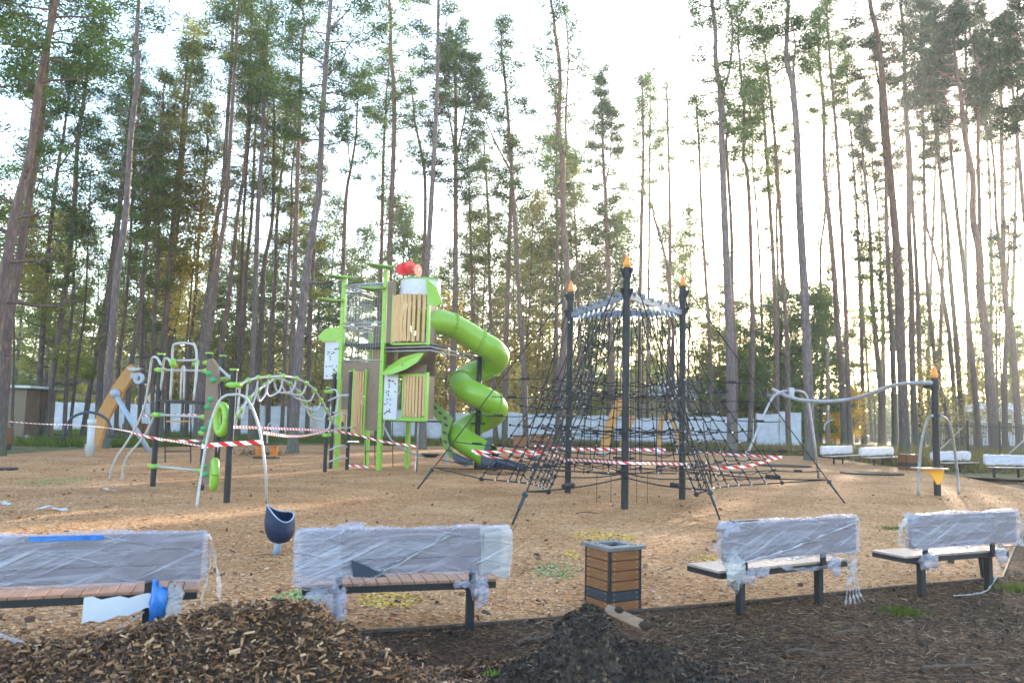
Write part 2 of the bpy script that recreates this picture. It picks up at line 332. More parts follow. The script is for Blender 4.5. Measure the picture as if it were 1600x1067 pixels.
# ------------------------------------------------------------------ chips, needles, litter
def chips(centers, lmin, lmax, aspect, up=.5, flat=.6):
    """random curled quads around centres"""
    n = len(centers); L = rng.uniform(lmin, lmax, n)[:, None]; W = L*rng.uniform(aspect*.6, aspect*1.4, n)[:, None]
    d = rng.normal(size=(n, 3)); d[:, 2] *= up; d /= np.linalg.norm(d, axis=1)[:, None]
    e = rng.normal(size=(n, 3)); e[:, 2] *= flat; e -= d*(d*e).sum(1)[:, None]; e /= np.linalg.norm(e, axis=1)[:, None]
    c = np.asarray(centers); q = np.stack([c-d*L/2-e*W/2, c+d*L/2-e*W*.3, c+d*L/2+e*W*.5, c-d*L/2+e*W/2], 1)
    return q.reshape(-1, 3)
def islandmat(name, cols, rough=.8, trans=0):
    m = bpy.data.materials.new(name); m.use_nodes = True; n = m.node_tree; b = n.nodes['Principled BSDF']; b.inputs['Roughness'].default_value = rough
    g = n.nodes.new('ShaderNodeNewGeometry'); r = n.nodes.new('ShaderNodeValToRGB'); e = r.color_ramp.elements
    while len(e) < len(cols): e.new(.5)
    for i, (p, c) in enumerate(cols): e[i].position = p; e[i].color = (*c, 1)
    n.links.new(g.outputs['Random Per Island'], r.inputs[0]); n.links.new(r.outputs[0], b.inputs['Base Color']); return m
M['mulch'] = islandmat('mulch_chips', [(0, (.03, .016, .009)), (.35, (.095, .045, .022)), (.62, (.22, .105, .045)), (.88, (.38, .195, .09)), (1, (.56, .36, .2))])
M['litter'] = islandmat('needle_litter', [(0, (.03, .018, .012)), (.55, (.11, .055, .028)), (.9, (.28, .155, .075)), (1, (.5, .38, .26))])
M['clod'] = islandmat('soil_clods', [(0, (.014, .010, .008)), (.6, (.042, .027, .019)), (.93, (.095, .06, .04)), (1, (.2, .13, .08))], .95)
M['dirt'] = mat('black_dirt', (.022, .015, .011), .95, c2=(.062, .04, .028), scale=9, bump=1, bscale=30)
M['palechip'] = islandmat('pale_chips', [(0, (.18, .08, .035)), (.45, (.38, .205, .10)), (.9, (.54, .34, .19)), (1, (.68, .52, .37))])
def in_poly(P, poly):
    x, y = P[:, 0], P[:, 1]; ins = np.zeros(len(P), bool); n = len(poly); j = n-1
    for i in range(n):
        xi, yi = poly[i][:2]; xj, yj = poly[j][:2]
        c = ((yi > y) != (yj > y)) & (x < (xj-xi)*(y-yi)/(yj-yi+1e-12)+xi); ins ^= c; j = i
    return ins
def nz(x, y, s, seed=0):
    """cheap smooth noise"""
    r2 = np.random.default_rng(seed); out = 0; a = 1.
    for o_ in range(4):
        for _ in range(3):
            th = r2.uniform(0, 6.28); ph = r2.uniform(0, 6.28); out = out + a*np.sin((x*math.cos(th)+y*math.sin(th))*s*(1.9**o_)+ph)/3
        a *= .55
    return out
# heap surfaces
def heap_mesh(hf, x0, x1, y0, y1, nx, ny):
    X, Y = np.meshgrid(np.linspace(x0, x1, nx), np.linspace(y0, y1, ny)); Z = hf(X, Y)
    vs = np.stack([X.ravel(), Y.ravel(), Z.ravel()], 1); fs = []
    for j in range(ny-1):
        for i in range(nx-1):
            a = j*nx+i
            if Z[j, i] > -.05 or Z[j+1, i+1] > -.05: fs.append((a, a+1, a+nx+1, a+nx))
    mb = MB(); mb.add(vs.tolist(), fs); return mb
def hf_mulch(x, y):
    rg = np.interp(x, [-4.6, -3.6, -3.0, -2.6, -2.27, -1.89, -1.6, -1.4, -1.15, -.9, -.68, -.45, -.15, .2], [.14, .24, .31, .34, .43, .51, .60, .65, .65, .56, .42, .25, .09, 0])
    yc = 4.72+.1*np.sin(x*2.1)
    return rg*np.exp(-(np.abs(y-yc)/(.62+.12*np.sin(x*3+1)))**2)+.035*nz(x, y, 5, 3)*np.minimum(1, rg*4)+.02*nz(x, y, 15, 8)-.05
def hf_soil(x, y):
    rg = np.interp(x, [-.35, -.04, .12, .28, .42, .50, .60, .68, .80, 1.05, 1.2, 1.6, 2.0, 2.5], [0, .10, .27, .40, .60, .64, .62, .50, .44, .36, .28, .15, .06, 0])
    yc = 5.06-.12*(x-.5); d_ = y-yc
    return rg*np.exp(-(np.abs(d_)/np.where(d_ > 0, .36, .46+.10*np.sin(x*6)))**1.8)+.05*nz(x, y, 7, 5)*np.minimum(1, rg*4)+.022*nz(x, y, 21, 6)+.010*nz(x, y, 55, 16)-.05
mulch = empty('mulch_pile', (-1.5, 4.5, 0), 'brown heap of coarse bark and wood chips piled in front of the two left benches', 'mulch pile')
obj('heap', heap_mesh(hf_mulch, -4.4, .3, 2.9, 6.0, 150, 100), M['dirt'], mulch, smooth=True)
P = np.stack([rng.uniform(-4.4, .35, 140000), rng.uniform(3.2, 6.0, 140000)], 1); z = hf_mulch(P[:, 0], P[:, 1]); k = z > -.03
P = np.column_stack([P[k], z[k]+rng.uniform(-.005, .03, k.sum())])
kf = rng.uniform(size=len(P)) < .75; o = tri_mesh('chip_layer', np.concatenate([chips(P[kf], .008, .035, .35, .5), chips(P[~kf]+V(0, 0, .008), .022, .062, .28, .45)]), M['mulch'], mulch, nper=4); o['kind'] = 'stuff'
soilm = empty('soil_mound', (.8, 5.1, 0), 'pointed mound of black earth heaped in front of the litter bin', 'soil mound')
obj('heap', heap_mesh(hf_soil, -.5, 2.8, 3.9, 6.2, 170, 120), M['dirt'], soilm, smooth=True)
P = np.stack([rng.uniform(-.5, 2.8, 60000), rng.uniform(3.9, 6.1, 60000)], 1); z = hf_soil(P[:, 0], P[:, 1]); k = z > -.03
P = np.column_stack([P[k], z[k]+rng.uniform(-.01, .012, k.sum())])
o = tri_mesh('clod_layer', chips(P, .006, .03, .75, .9, 1), M['clod'], soilm, nper=4); o['kind'] = 'stuff'
# litter on soil
n = 90000; P = np.stack([rng.uniform(-1.5, 9, n), rng.uniform(4.2, 10, n)], 1); k = in_poly(P, nearsoil) & ~in_poly(P, poly); P = P[k]
k = (nz(P[:, 0], P[:, 1], 2.2, 9)+rng.normal(0, .5, len(P))) > -.25; P = P[k]
zz = np.maximum(np.maximum(hf_soil(P[:, 0], P[:, 1]), hf_mulch(P[:, 0], P[:, 1])), 0)
P = np.column_stack([P, zz+rng.uniform(.0, .012, len(P))])
tag(tri_mesh('needle_litter', chips(P, .03, .08, .05, .25), M['litter'], nper=4), 'brown pine needles strewn over the dark soil', 'litter', kind='stuff')
n = 4500; P = np.stack([rng.uniform(-1.5, 9, n), rng.uniform(4.2, 10, n)], 1); k = in_poly(P, nearsoil) & ~in_poly(P, poly); P = P[k]
P = np.column_stack([P, np.maximum(hf_soil(P[:, 0], P[:, 1]), 0)+.008])
tag(tri_mesh('soil_crumbs', chips(P, .008, .035, .7, .6), M['clod'], nper=4), 'dark crumbs of soil on the bare ground', 'soil crumbs', kind='stuff')
# pale chips on the play surface
n = 110000; yy = 6+30*rng.power(1.0, n)**2; xx = rng.uniform(-.72, .75, n)*yy; P = np.stack([xx, yy], 1); P = P[in_poly(P, poly)]
k = rng.uniform(size=len(P)) < .85; P = P[k]
P = np.column_stack([P, np.full(len(P), .007)])
tag(tri_mesh('surface_chips', chips(P, .014, .055, .3, .16, .2), M['palechip'], nper=4), 'loose tan wood chips scattered over the playground surface', 'wood chips', kind='stuff')
n = 700; yy = 6+24*rng.uniform(size=n)**1.5; xx = rng.uniform(-.7, .72, n)*yy; P = np.stack([xx, yy], 1); P = P[in_poly(P, poly)]; P = np.column_stack([P, np.full(len(P), .015)])
M['leaf'] = islandmat('fallen_leaves', [(0, (.04, .02, .012)), (.6, (.13, .055, .03)), (1, (.3, .2, .12))])
tag(tri_mesh('fallen_leaves', chips(P, .03, .085, .6, .5, .4), M['leaf'], nper=4), 'dry brown leaves lying on the playground surface', 'fallen leaves', kind='stuff')
def patch(px, py, rx, ry, m, label, dens=1.0):
    c = at(px, py); c2 = at(px+rx, py); rX = abs(c2[0]-c[0]); cu = at(px, py-ry); rY = abs(cu[1]-c[1]); n = int(6000*rX*rY*dens)
    th = rng.uniform(0, 6.283, n); r = np.sqrt(rng.uniform(0, 1, n)); x = c[0]+rX*r*np.cos(th); y = c[1]+rY*r*np.sin(th)
    k = rng.uniform(size=n) < np.clip(1.25-r**3*1.1+.3*nz(x, y, 5, 2), 0, 1)
    P = np.column_stack([x[k], y[k], np.full(k.sum(), .010)])
    o = tri_mesh('coloured_spot', chips(P, .012, .04, .6, .12, .12), m, nper=4); tag(o, label, 'floor marking', 'coloured circles on the play surface'); return o
M['spoty'] = islandmat('yellow_granules', [(0, (.5, .29, .03)), (.6, (.68, .43, .06)), (1, (.6, .42, .2))])
M['spotg'] = islandmat('green_granules', [(0, (.13, .24, .06)), (.6, (.22, .34, .11)), (1, (.36, .33, .16))])
patch(610, 937, 52, 14, M['spoty'], 'bright yellow circle on the floor under the middle wrapped bench')
patch(468, 932, 50, 12, M['spotg'], 'bright green circle behind the heap of bark chips')
patch(943, 839, 55, 9, M['spoty'], 'yellow circle on the floor behind the wooden litter bin', .7)
patch(868, 892, 44, 14, M['spotg'], 'faded green circle left of the wooden litter bin', .45)
patch(893, 867, 14, 8, M['spoty'], 'small yellow smear just left of the litter bin lid', .7)
patch(1125, 880, 42, 12, M['spoty'], 'yellow circle under the wrapped bench right of the litter bin', .5)
patch(85, 752, 45, 8, M['spotg'], 'faint green circle left of the climbing frame', .22)
patch(150, 940, 34, 9, M['spoty'], 'yellow circle under the leftmost wrapped bench')
# ------------------------------------------------------------------ trees
def tufts(C, n_per, sx, sz, ln, wd, r_=None):
    r_ = r_ or rng
    C = np.repeat(np.asarray(C), n_per, 0); n = len(C)
    off = r_.normal(size=(n, 3))*np.array([sx, sx, sz]); p = C+off
    d = r_.normal(size=(n, 3)); d[:, 2] = d[:, 2]*.6+.25; d /= np.linalg.norm(d, axis=1)[:, None]
    e = np.cross(d, r_.normal(size=(n, 3))); e /= np.linalg.norm(e, axis=1)[:, None]
    L = (ln*r_.uniform(.6, 1.4, n))[:, None]; W = (wd*r_.uniform(.6, 1.4, n))[:, None]
    return np.stack([p-e*W/2, p+e*W/2, p+d*L], 1).reshape(-1, 3)
def leaves(C, n_per, sx, sz, size, r_=None):
    C = np.repeat(np.asarray(C), n_per, 0); n = len(C); p = C+rng.normal(size=(n, 3))*np.array([sx, sx, sz])
    d = rng.normal(size=(n, 3)); d /= np.linalg.norm(d, axis=1)[:, None]; e = np.cross(d, rng.normal(size=(n, 3))); e /= np.linalg.norm(e, axis=1)[:, None]
    s = (size*rng.uniform(.6, 1.4, n))[:, None]
    return np.stack([p-d*s*.5, p+e*s*.35, p+d*s*.6, p-e*s*.35], 1).reshape(-1, 3)
def sample(path, z):
    zs = [p[2] for p in path]
    for i in range(len(path)-1):
        if zs[i] <= z <= zs[i+1]:
            t = (z-zs[i])/(zs[i+1]-zs[i]+1e-9); return path[i]*(1-t)+path[i+1]*t
    return path[-1] if z > zs[-1] else path[0]
def limbs(mb, path, z0, z1, Rc, rad_at, n, pads, up=.35, bare=False, side=None):
    for i in range(n):
        t = (i+random.random())/n; z = z0+(z1-z0)*t
        p = sample(path, z); az = i*2.4+random.uniform(-.6, .6)
        if side is not None and random.random() < .5: az = side+random.uniform(-.7, .7)
        sh = (.50+1.6*t) if t < .3 else (.98-.74*((t-.3)/.7)**1.1)
        L = Rc*sh*random.uniform(.55, 1.15)
        el = up*random.uniform(-.2, 1.1)+.75*t
        dx, dy = math.cos(az), math.sin(az); q = []; m = 5
        for j in range(m+1):
            s = j/m; e2 = el - .35*math.sin(s*3.1)+.3*s
            q.append(p+np.array([dx, dy, math.tan(min(e2, 1.1))])*L*s*(.9 if el < .6 else .7)+np.array([random.uniform(-1, 1), random.uniform(-1, 1), random.uniform(-1, 1)])*.06*L*s)
        r0 = max(.012, min(.45*rad_at(z), .016+.021*L))
        mb.tube(q, [r0*(1-.8*j/m) for j in range(m+1)], 4, cap=False)
        if bare: 
            for s_ in range(2):
                a = q[2+s_]; az2 = az+random.choice((-1, 1))*random.uniform(.4, .9); l2 = L*.35
                mb.tube([a, a+np.array([math.cos(az2), math.sin(az2), random.uniform(-.1, .4)])*l2], [r0*.35, .006], 3, cap=False)
            continue
        pads.append(q[-1]); pads.append((q[-1]+q[-2])/2); pads.append(q[-2]); pads.append((q[-3]+q[-2])/2)
        for s_ in range(random.choice((2, 3, 4))):
            j = random.choice((2, 3, 3, 4)); a = q[j]; az2 = az+random.choice((-1, 1))*random.uniform(.4, 1.1); l2 = L*random.uniform(.25, .5)
            b = a+np.array([math.cos(az2)*l2, math.sin(az2)*l2, l2*random.uniform(.0, .5)])
            mb.tube([a, b], [r0*.45, .008], 3, cap=False); pads.append(b)
            if l2 > .6: pads.append((a+b)/2)
def trunk_tube(mb, path, r0, r1, n=9, flare=True, z0=0):
    m = len(path); rad = []
    for i, p in enumerate(path):
        t = i/(m-1); r = r0+(r1-r0)*t**.9
        if flare and p[2]-z0 < 1.2: r *= 1+.35*max(0, 1-(p[2]-z0)/1.0)**2
        rad.append(r*(1+random.uniform(-.03, .03)))
    mb.tube(path, rad, n, cap=False)
TREES = []
def pine(pts, w_, ytop, ycrown, label, Rc=2.2, leaf='pine1', bark='bark', dens=1.0, forks=(), dead=10, nl=None, kindname='pine_tree', cat='pine tree', group='tall pines around the playground', wy=600, Dover=None):
    x0, y0 = pts[0]; Y = Dover or at(x0, y0)[1]; base = dep(x0, y0, Y)
    if Dover: base = V(base[0], Y, 0)
    P = [V(base[0], Y, -.15)]
    for (x, y) in pts[1:]: P.append(dep(x, y, Y))
    # extrapolate to the top
    if pts[-1][1] > ytop:
        (xa, ya), (xb, yb) = pts[-2], pts[-1]; s = (xb-xa)/(ya-yb) if ya != yb else 0; s = max(-.12, min(.12, s))
        k = 3
        for j in range(1, k+1): P.append(dep(xb+s*(yb-ytop)*j/k+random.uniform(-1, 1)*2, yb-(yb-ytop)*j/k, Y))
    wob = [random.uniform(-.15, .15) for _ in P]
    P = [p+V(0, wob[i] if i else 0, 0) for i, p in enumerate(P)]
    path = crv(P, 5); H = path[-1][2]
    r0 = w_/2*Y/FPX*1.06; Rc *= 1.12
    root = empty(kindname, (base[0], Y, 0), label, cat, group)
    mb = MB(); pads = []
    rad_at = lambda z: r0*(1-.75*max(0, min(1, z/H)))
    trunk_tube(mb, path, r0*1.05, r0*.22)
    for fk in forks:
        fp = crv([dep(x, y, Y)+V(0, random.uniform(-.2, .2)*i, 0) for i, (x, y) in enumerate(fk)], 4)
        rr = rad_at(fp[0][2])*.75; trunk_tube(mb, fp, rr, rr*.3, 7, False)
        limbs(mb, fp, fp[0][2]+(fp[-1][2]-fp[0][2])*.45, fp[-1][2], Rc*.65, rad_at, 9, pads)
    zc = dep(pts[-1][0], ycrown+random.uniform(70, 130)*(.6 if leaf == 'pine3' else 1), Y)[2]; n = int(max(nl or 12, (H-zc)*2.7))
    limbs(mb, path, zc, H-.1, Rc, rad_at, n, pads)
    pads.append(path[-1]); pads.append(path[-2])
    if dead: limbs(mb, path, max(3, zc-8.5), zc, Rc*.62, rad_at, int(dead*1.6), pads, up=.05, bare=True)
    obj('trunk', mb, M[bark], root, smooth=True)
    if pads:
        tri = tufts(np.array(pads), int((62 if leaf == 'pine3' else 42)*dens), .25, .10, .22, .050)
        tri_mesh('crown', tri, M[leaf], root)
    TREES.append(root); return root
L_ = [
 # pts (base first), width px, ytop, ycrown, label, options
 ([(-42, 728), (-14, 560), (7, 447), (27, 340), (46, 246), (66, 131), (88, 0)], 18, -240, 40, 'thick leaning pine at the left edge rising across the upper left corner', dict(Rc=4.2, leaf='pine1', dens=1.2, dead=10, nl=30)),
 ([(-3, 712), (4, 589), (14, 511), (28, 429), (41, 340), (60, 213), (75, 90), (82, 0)], 16, -160, 60, 'thick pine right beside the small brown hut, its trunk crossing the leftmost one', dict(Rc=2.8, leaf='pine1', dens=1.1)),
 ([(56, 690), (64, 554), (71, 447), (78, 340), (93, 262)], 9, 120, 330, 'forked pine just right of the brown hut with a kinked side stem', dict(Rc=2.4, bark='barkdark', forks=([(92, 262), (112, 235), (121, 197), (107, 150), (104, 110)],), dead=14)),
 ([(70, 690), (84, 589), (98, 482), (114, 340), (123, 230), (130, 174), (136, 98)], 9.5, 40, 250, 'reddish pine trunk rising from behind the left end of the white sheeted fence', dict(Rc=2.6)),
 ([(128, 688), (141, 607), (155, 536), (171, 447), (181, 340), (193, 262), (199, 197)], 8, 60, 230, 'slanting pine between the thin dark trunk and the wooden beam', dict(Rc=2.3)),
 ([(164, 700), (165, 642), (174, 536), (185, 429), (194, 340), (203, 213), (215, 115), (213, 59), (217, 0)], 12.5, -120, -40, 'tall grey pine behind the wooden beam with bare dead twigs near its top', dict(Rc=2.4, bark='barkgrey', dead=26)),
 ([(153, 692), (155, 589), (167, 500), (183, 376), (196, 270)], 10, 120, 250, 'dark trunk half hidden behind the grey pine at the wooden beam', dict(Rc=2.2, bark='barkdark')),
 ([(181, 688), (187, 571), (192, 518), (199, 429), (205, 340), (211, 250)], 6.5, 140, 260, 'slim pine directly above the ring end of the wooden beam', dict(Rc=2)),
 ([(196, 690), (205, 571), (214, 518), (224, 429), (233, 340), (243, 262), (251, 197)], 7.5, 118, 280, 'leaning reddish pine behind the white brace of the wooden beam', dict(Rc=2.2, leaf='pine2')),
 ([(217, 686), (221, 518), (223, 447), (228, 370)], 6, 230, 420, 'short slender pine behind the curved white poles of the climbing frame', dict(Rc=2, leaf='pine2')),
 ([(250, 690), (254, 553), (260, 500), (267, 376), (282, 230), (287, 164)], 9.5, 70, 260, 'pine rising directly behind the left black post of the climbing frame', dict(Rc=2.3, leaf='pine2')),
 ([(262, 686), (265, 540), (269, 429), (278, 340), (289, 213), (297, 131)], 7, 40, 240, 'narrow reddish pine just left of the yellow-leaved tree', dict(Rc=2.4, leaf='pine2')),
 ([(290, 688), (297, 553), (304, 465), (313, 340), (323, 230)], 6.5, 170, 300, 'slim pine seen through the white hoop on top of the climbing frame', dict(Rc=2, leaf='pine2')),
 ([(306, 690), (317, 536), (329, 429), (340, 340), (348, 295), (356, 164), (363, 82), (366, 0)], 9, -80, 60, 'pale grey pine of the close pair above the white hoop', dict(Rc=2.8, bark='barkgrey', leaf='pine2', dens=1.1)),
 ([(313, 698), (324, 553), (329, 500), (340, 411), (350, 340), (358, 262), (367, 115), (372, 33)], 10, -60, 60, 'darker pine of the close pair above the white hoop', dict(Rc=2.6, leaf='pine1')),
 ([(335, 690), (343, 561), (352, 500), (363, 411), (372, 340), (382, 262), (389, 148), (393, 49)], 8, -30, 90, 'straight pine behind the tall middle posts of the climbing frame', dict(Rc=2.3)),
 ([(372, 690), (374, 589), (376, 500), (377, 429), (381, 340), (387, 250), (396, 140)], 6.5, 60, 220, 'thin dark pine behind the left end of the arched ladder', dict(Rc=2, leaf='pine2', bark='barkdark')),
 ([(366, 686), (376, 553), (381, 500), (386, 411), (392, 340), (397, 230)], 8, 110, 240, 'reddish pine crossing the thin dark one near the arched ladder', dict(Rc=2.1)),
 ([(392, 692), (395, 571), (399, 465), (402, 340), (405, 295), (411, 180), (415, 98), (420, 33)], 9, -40, 90, 'straight grey pine rising over the left part of the arched ladder', dict(Rc=2.6, bark='barkgrey')),
 ([(400, 690), (404, 571), (409, 482), (413, 411), (425, 340), (428, 230)], 9, 130, 240, 'kinked dark pine over the left part of the arched ladder', dict(Rc=2.4, leaf='pine2', bark='barkdark')),
 ([(418, 686), (423, 536), (429, 447), (433, 340), (443, 246)], 7.5, 130, 260, 'slim pine above the crown of the arched ladder', dict(Rc=2.2, leaf='pine2')),
 ([(452, 694), (456, 553), (459, 465), (462, 340), (467, 230), (470, 148), (473, 66)], 9, -10, 120, 'straight pine left of the broad leaning one near the arched ladder', dict(Rc=2.5)),
 ([(457, 708), (466, 571), (472, 500), (480, 429), (491, 340), (498, 295), (503, 197), (508, 131), (513, 49), (516, 0)], 14, -130, 130, 'broad purple-grey pine leaning over the right part of the arched ladder', dict(Rc=3.4, bark='barkgrey', dead=14, nl=36)),
 ([(480, 688), (482, 571), (486, 500), (489, 411), (495, 320)], 7, 250, 380, 'low slim pine right beside the broad leaning one', dict(Rc=2, leaf='pine2')),
 ([(532, 690), (535, 500), (539, 350), (543, 295), (548, 262)], 7.5, 110, 170, 'forked pine rising above the left end of the play tower', dict(Rc=2.3, forks=([(547, 262), (541, 197), (536, 141), (534, 100)],))),
 ([(590, 688), (594, 500), (597, 350), (600, 230), (603, 180)], 6.5, 75, 200, 'thin pine directly above the wire cage of the play tower', dict(Rc=2)),
 ([(606, 694), (608, 500), (610, 350), (615, 230), (615, 138), (610, 82), (611, 33), (608, 0)], 9, -90, 130, 'tall wavering pine beside the thin one above the play tower', dict(Rc=3.0, dens=1.1, nl=30)),
 ([(652, 692), (657, 500), (664, 350), (662, 262), (648, 190)], 7, 120, 200, 'crooked pine leaning left behind the red discs of the tower', dict(Rc=2)),
 ([(660, 702), (662, 553), (666, 429), (672, 350), (677, 262), (682, 164), (684, 82), (685, 0)], 10, -80, 20, 'tall pale pine rising just right of the red discs', dict(Rc=2.2, bark='barkgrey', dens=.8)),
 ([(706, 695), (708, 553), (711, 482), (712, 340), (712, 230), (712, 138)], 10, 52, 190, 'pine with a broad rounded crown above the first bend of the tube slide', dict(Rc=2.9, dens=1.5, nl=46, forks=([(712, 250), (725, 190), (735, 130), (738, 90)], [(712, 240), (700, 170), (693, 110), (692, 80)]))),
 ([(775, 690), (770, 560), (765, 447), (763, 340), (759, 272)], 6.5, 215, 300, 'slender pine behind the right bends of the tube slide', dict(Rc=2, leaf='pine2')),
 ([(788, 695), (790, 600), (792, 500), (797, 340), (798, 300)], 9, 215, 300, 'straight pine touching the right side of the tube slide', dict(Rc=2.2, leaf='pine2')),
 ([(822, 700), (819, 589), (812, 482), (804, 340), (799, 270), (795, 200), (788, 115)], 8.5, 32, 190, 'curved pine with one long slanting limb between tube slide and rope net', dict(Rc=2.4, forks=([(798, 268), (775, 225), (755, 180), (738, 141)],))),
 ([(868, 692), (869, 625), (870, 500), (870, 340), (870, 197)], 6, 130, 190, 'thin straight pine just left of the left net mast', dict(Rc=1.9)),
 ([(872, 705), (877, 589), (884, 500), (886, 429), (880, 340), (879, 249), (873, 197), (875, 115), (867, 49)], 12, -20, 150, 'forked pine with an open airy crown above the left net mast', dict(Rc=2.6, dens=.55, forks=([(879, 249), (885, 230), (884, 180), (888, 98), (886, 39), (884, 5)],), dead=6)),
 ([(955, 695), (954, 553), (952, 482), (947, 340), (946, 295), (943, 262), (941, 197)], 8.5, 112, 300, 'bushy-topped pine standing just left of the middle net mast', dict(Rc=2.0, dens=1.6, nl=40, forks=([(946, 290), (953, 250), (955, 210), (955, 180)],))),
 ([(998, 692), (999, 600), (1000, 500), (1003, 340), (1005, 249), (1004, 174)], 7.5, 122, 200, 'left one of three thin pines right of the middle net mast', dict(Rc=1.9)),
 ([(1011, 690), (1013, 500), (1015, 340), (1015, 230)], 4.5, 112, 200, 'middle one of three thin pines right of the middle net mast', dict(Rc=1.8)),
 ([(1043, 692), (1044, 589), (1047, 465), (1047, 340), (1046, 295), (1043, 184)], 6.5, 128, 170, 'right one of three thin pines right of the middle net mast', dict(Rc=1.5, dens=.6)),
 ([(1050, 690), (1052, 518), (1045, 440), (1038, 393), (1022, 340)], 5.5, 320, 360, 'crooked bare stem just left of the right net mast', dict(Rc=1.2, dens=.5)),
 ([(1113, 698), (1112, 643), (1109, 536), (1104, 447), (1096, 340), (1092, 230), (1089, 180)], 6.5, 155, 170, 'thin sparse pine just right of the right net mast', dict(Rc=1.8, dead=30)),
 ([(1143, 714), (1143, 678), (1141, 571), (1137, 465), (1133, 340), (1128, 230), (1126, 148), (1118, 98), (1118, 49), (1113, 0)], 14, -110, 130, 'thickest pine right of the rope net, splitting into two stems high up', dict(Rc=3.0, bark='barkgrey', nl=30, dens=.9, forks=([(1127, 148), (1138, 115), (1143, 49), (1135, 0), (1132, -40)],))),
 ([(1150, 706), (1149, 660), (1148, 571), (1144, 482), (1142, 358), (1136, 230)], 9, 150, 190, 'pine pressed close behind the thickest one right of the rope net', dict(Rc=1.6)),
 ([(1172, 706), (1173, 678), (1175, 553), (1175, 447), (1171, 340), (1167, 272), (1161, 243), (1163, 213), (1161, 164), (1154, 66)], 8, 10, 130, 'pine with a sharp kink high up, left of the curved rail frame', dict(Rc=2, forks=([(1161, 243), (1168, 205), (1171, 165), (1170, 130)],))),
 ([(1215, 702), (1214, 678), (1214, 518), (1210, 429), (1204, 340), (1194, 197)], 9.5, 105, 220, 'pine standing behind the left bend of the rail frame', dict(Rc=2.1)),
 ([(1224, 696), (1222, 640), (1217, 500), (1214, 340)], 6, 250, 300, 'thin trunk squeezed between two pines behind the rail frame', dict(Rc=1.6)),
 ([(1234, 707), (1232, 660), (1230, 553), (1225, 447), (1218, 340), (1212, 230), (1203, 148)], 8.5, 20, 170, 'slender pine inside the hoop of the rail frame', dict(Rc=2.4)),
 ([(1266, 719), (1265, 696), (1262, 589), (1257, 465), (1251, 340), (1248, 262), (1243, 197), (1239, 131), (1231, 98), (1229, 66), (1233, 0)], 15, -90, 10, 'thick pine beside the right leg of the rail frame', dict(Rc=2.8, bark='barkgrey', nl=20, forks=([(1241, 140), (1242, 100), (1240, 75), (1236, 50)],))),
 ([(1281, 694), (1282, 640), (1287, 546), (1283, 482), (1283, 393), (1288, 340)], 6.5, 240, 300, 'wavy thin pine right of the thick one at the rail frame', dict(Rc=1.8, bark='barkdark')),
 ([(1320, 700), (1317, 625), (1310, 518), (1303, 429), (1295, 340), (1288, 262), (1286, 164), (1280, 98)], 10, 20, 130, 'pine rising behind the leftmost far bench', dict(Rc=2.6, nl=30, dens=1.2)),
 ([(1330, 702), (1328, 678), (1324, 553), (1321, 465), (1315, 340), (1307, 213), (1298, 98)], 8.5, -10, 120, 'slimmer pine pressed close to the one behind the leftmost far bench', dict(Rc=2.4, dens=1.2)),
 ([(1378, 696), (1376, 607), (1369, 536), (1363, 465), (1360, 393), (1356, 330), (1350, 260)], 9, 180, 370, 'dark pine behind the second far bench with a low spreading crown', dict(Rc=2.6, leaf='pine3', bark='barkdark', dens=1.2)),
 ([(1363, 690), (1358, 625), (1351, 518), (1344, 411), (1352, 344), (1344, 272)], 4.5, 235, 300, 'whip-thin bent stem left of the second far bench', dict(Rc=1.2, dens=.4, bark='barkdark')),
 ([(1383, 690), (1379, 600), (1377, 482), (1373, 340), (1366, 279)], 5, 130, 260, 'very thin dark pine above the second far bench', dict(Rc=2, leaf='pine3', bark='barkdark')),
 ([(1399, 700), (1395, 553), (1388, 447), (1386, 340), (1384, 262), (1376, 180)], 8.5, 60, 200, 'pine just left of the low sun', dict(Rc=2.2, leaf='pine3', bark='barkdark')),
 ([(1415, 716), (1410, 553), (1406, 447), (1399, 350), (1389, 246), (1379, 148), (1372, 66), (1361, 20), (1357, 0)], 14, -110, 60, 'big leaning pine directly behind the far litter bin', dict(Rc=3.0, leaf='pine3', nl=26)),
 ([(1431, 706), (1426, 553), (1424, 447), (1421, 350), (1418, 246), (1415, 148), (1412, 66), (1408, 0)], 9.5, -80, 110, 'upright dark pine just right of the low sun', dict(Rc=2.8, leaf='pine3', bark='barkdark', dens=1.2)),
 ([(1440, 700), (1436, 518), (1431, 411), (1427, 330), (1423, 250)], 7.5, 150, 260, 'second dark trunk right of the low sun', dict(Rc=2, leaf='pine3', bark='barkdark')),
 ([(1480, 700), (1479, 653), (1466, 589), (1456, 518), (1447, 429), (1444, 340), (1443, 230), (1440, 98)], 8, 0, 110, 'bowed pine rising behind the black rail post', dict(Rc=2.8, leaf='pine3', bark='barkdark', dens=1.3)),
 ([(1495, 698), (1489, 607), (1482, 518), (1475, 465), (1465, 411), (1450, 358)], 7, 280, 330, 'leaning stem right of the black rail post with a bare forked top', dict(Rc=1.8, leaf='pine3', bark='barkdark', dens=.6, forks=([(1482, 518), (1474, 480), (1473, 430), (1480, 390)],))),
 ([(1506, 700), (1495, 553), (1486, 429), (1481, 358), (1475, 312), (1467, 256)], 8, 100, 230, 'dark pine between the black rail post and the iron fence', dict(Rc=2.5, leaf='pine3', bark='barkdark', dens=1.3)),
 ([(1530, 702), (1527, 643), (1516, 518), (1506, 429), (1495, 340), (1489, 272), (1482, 197)], 9, 40, 180, 'leaning pine in front of the left part of the iron fence', dict(Rc=3, leaf='pine3', bark='barkdark', dens=1.4)),
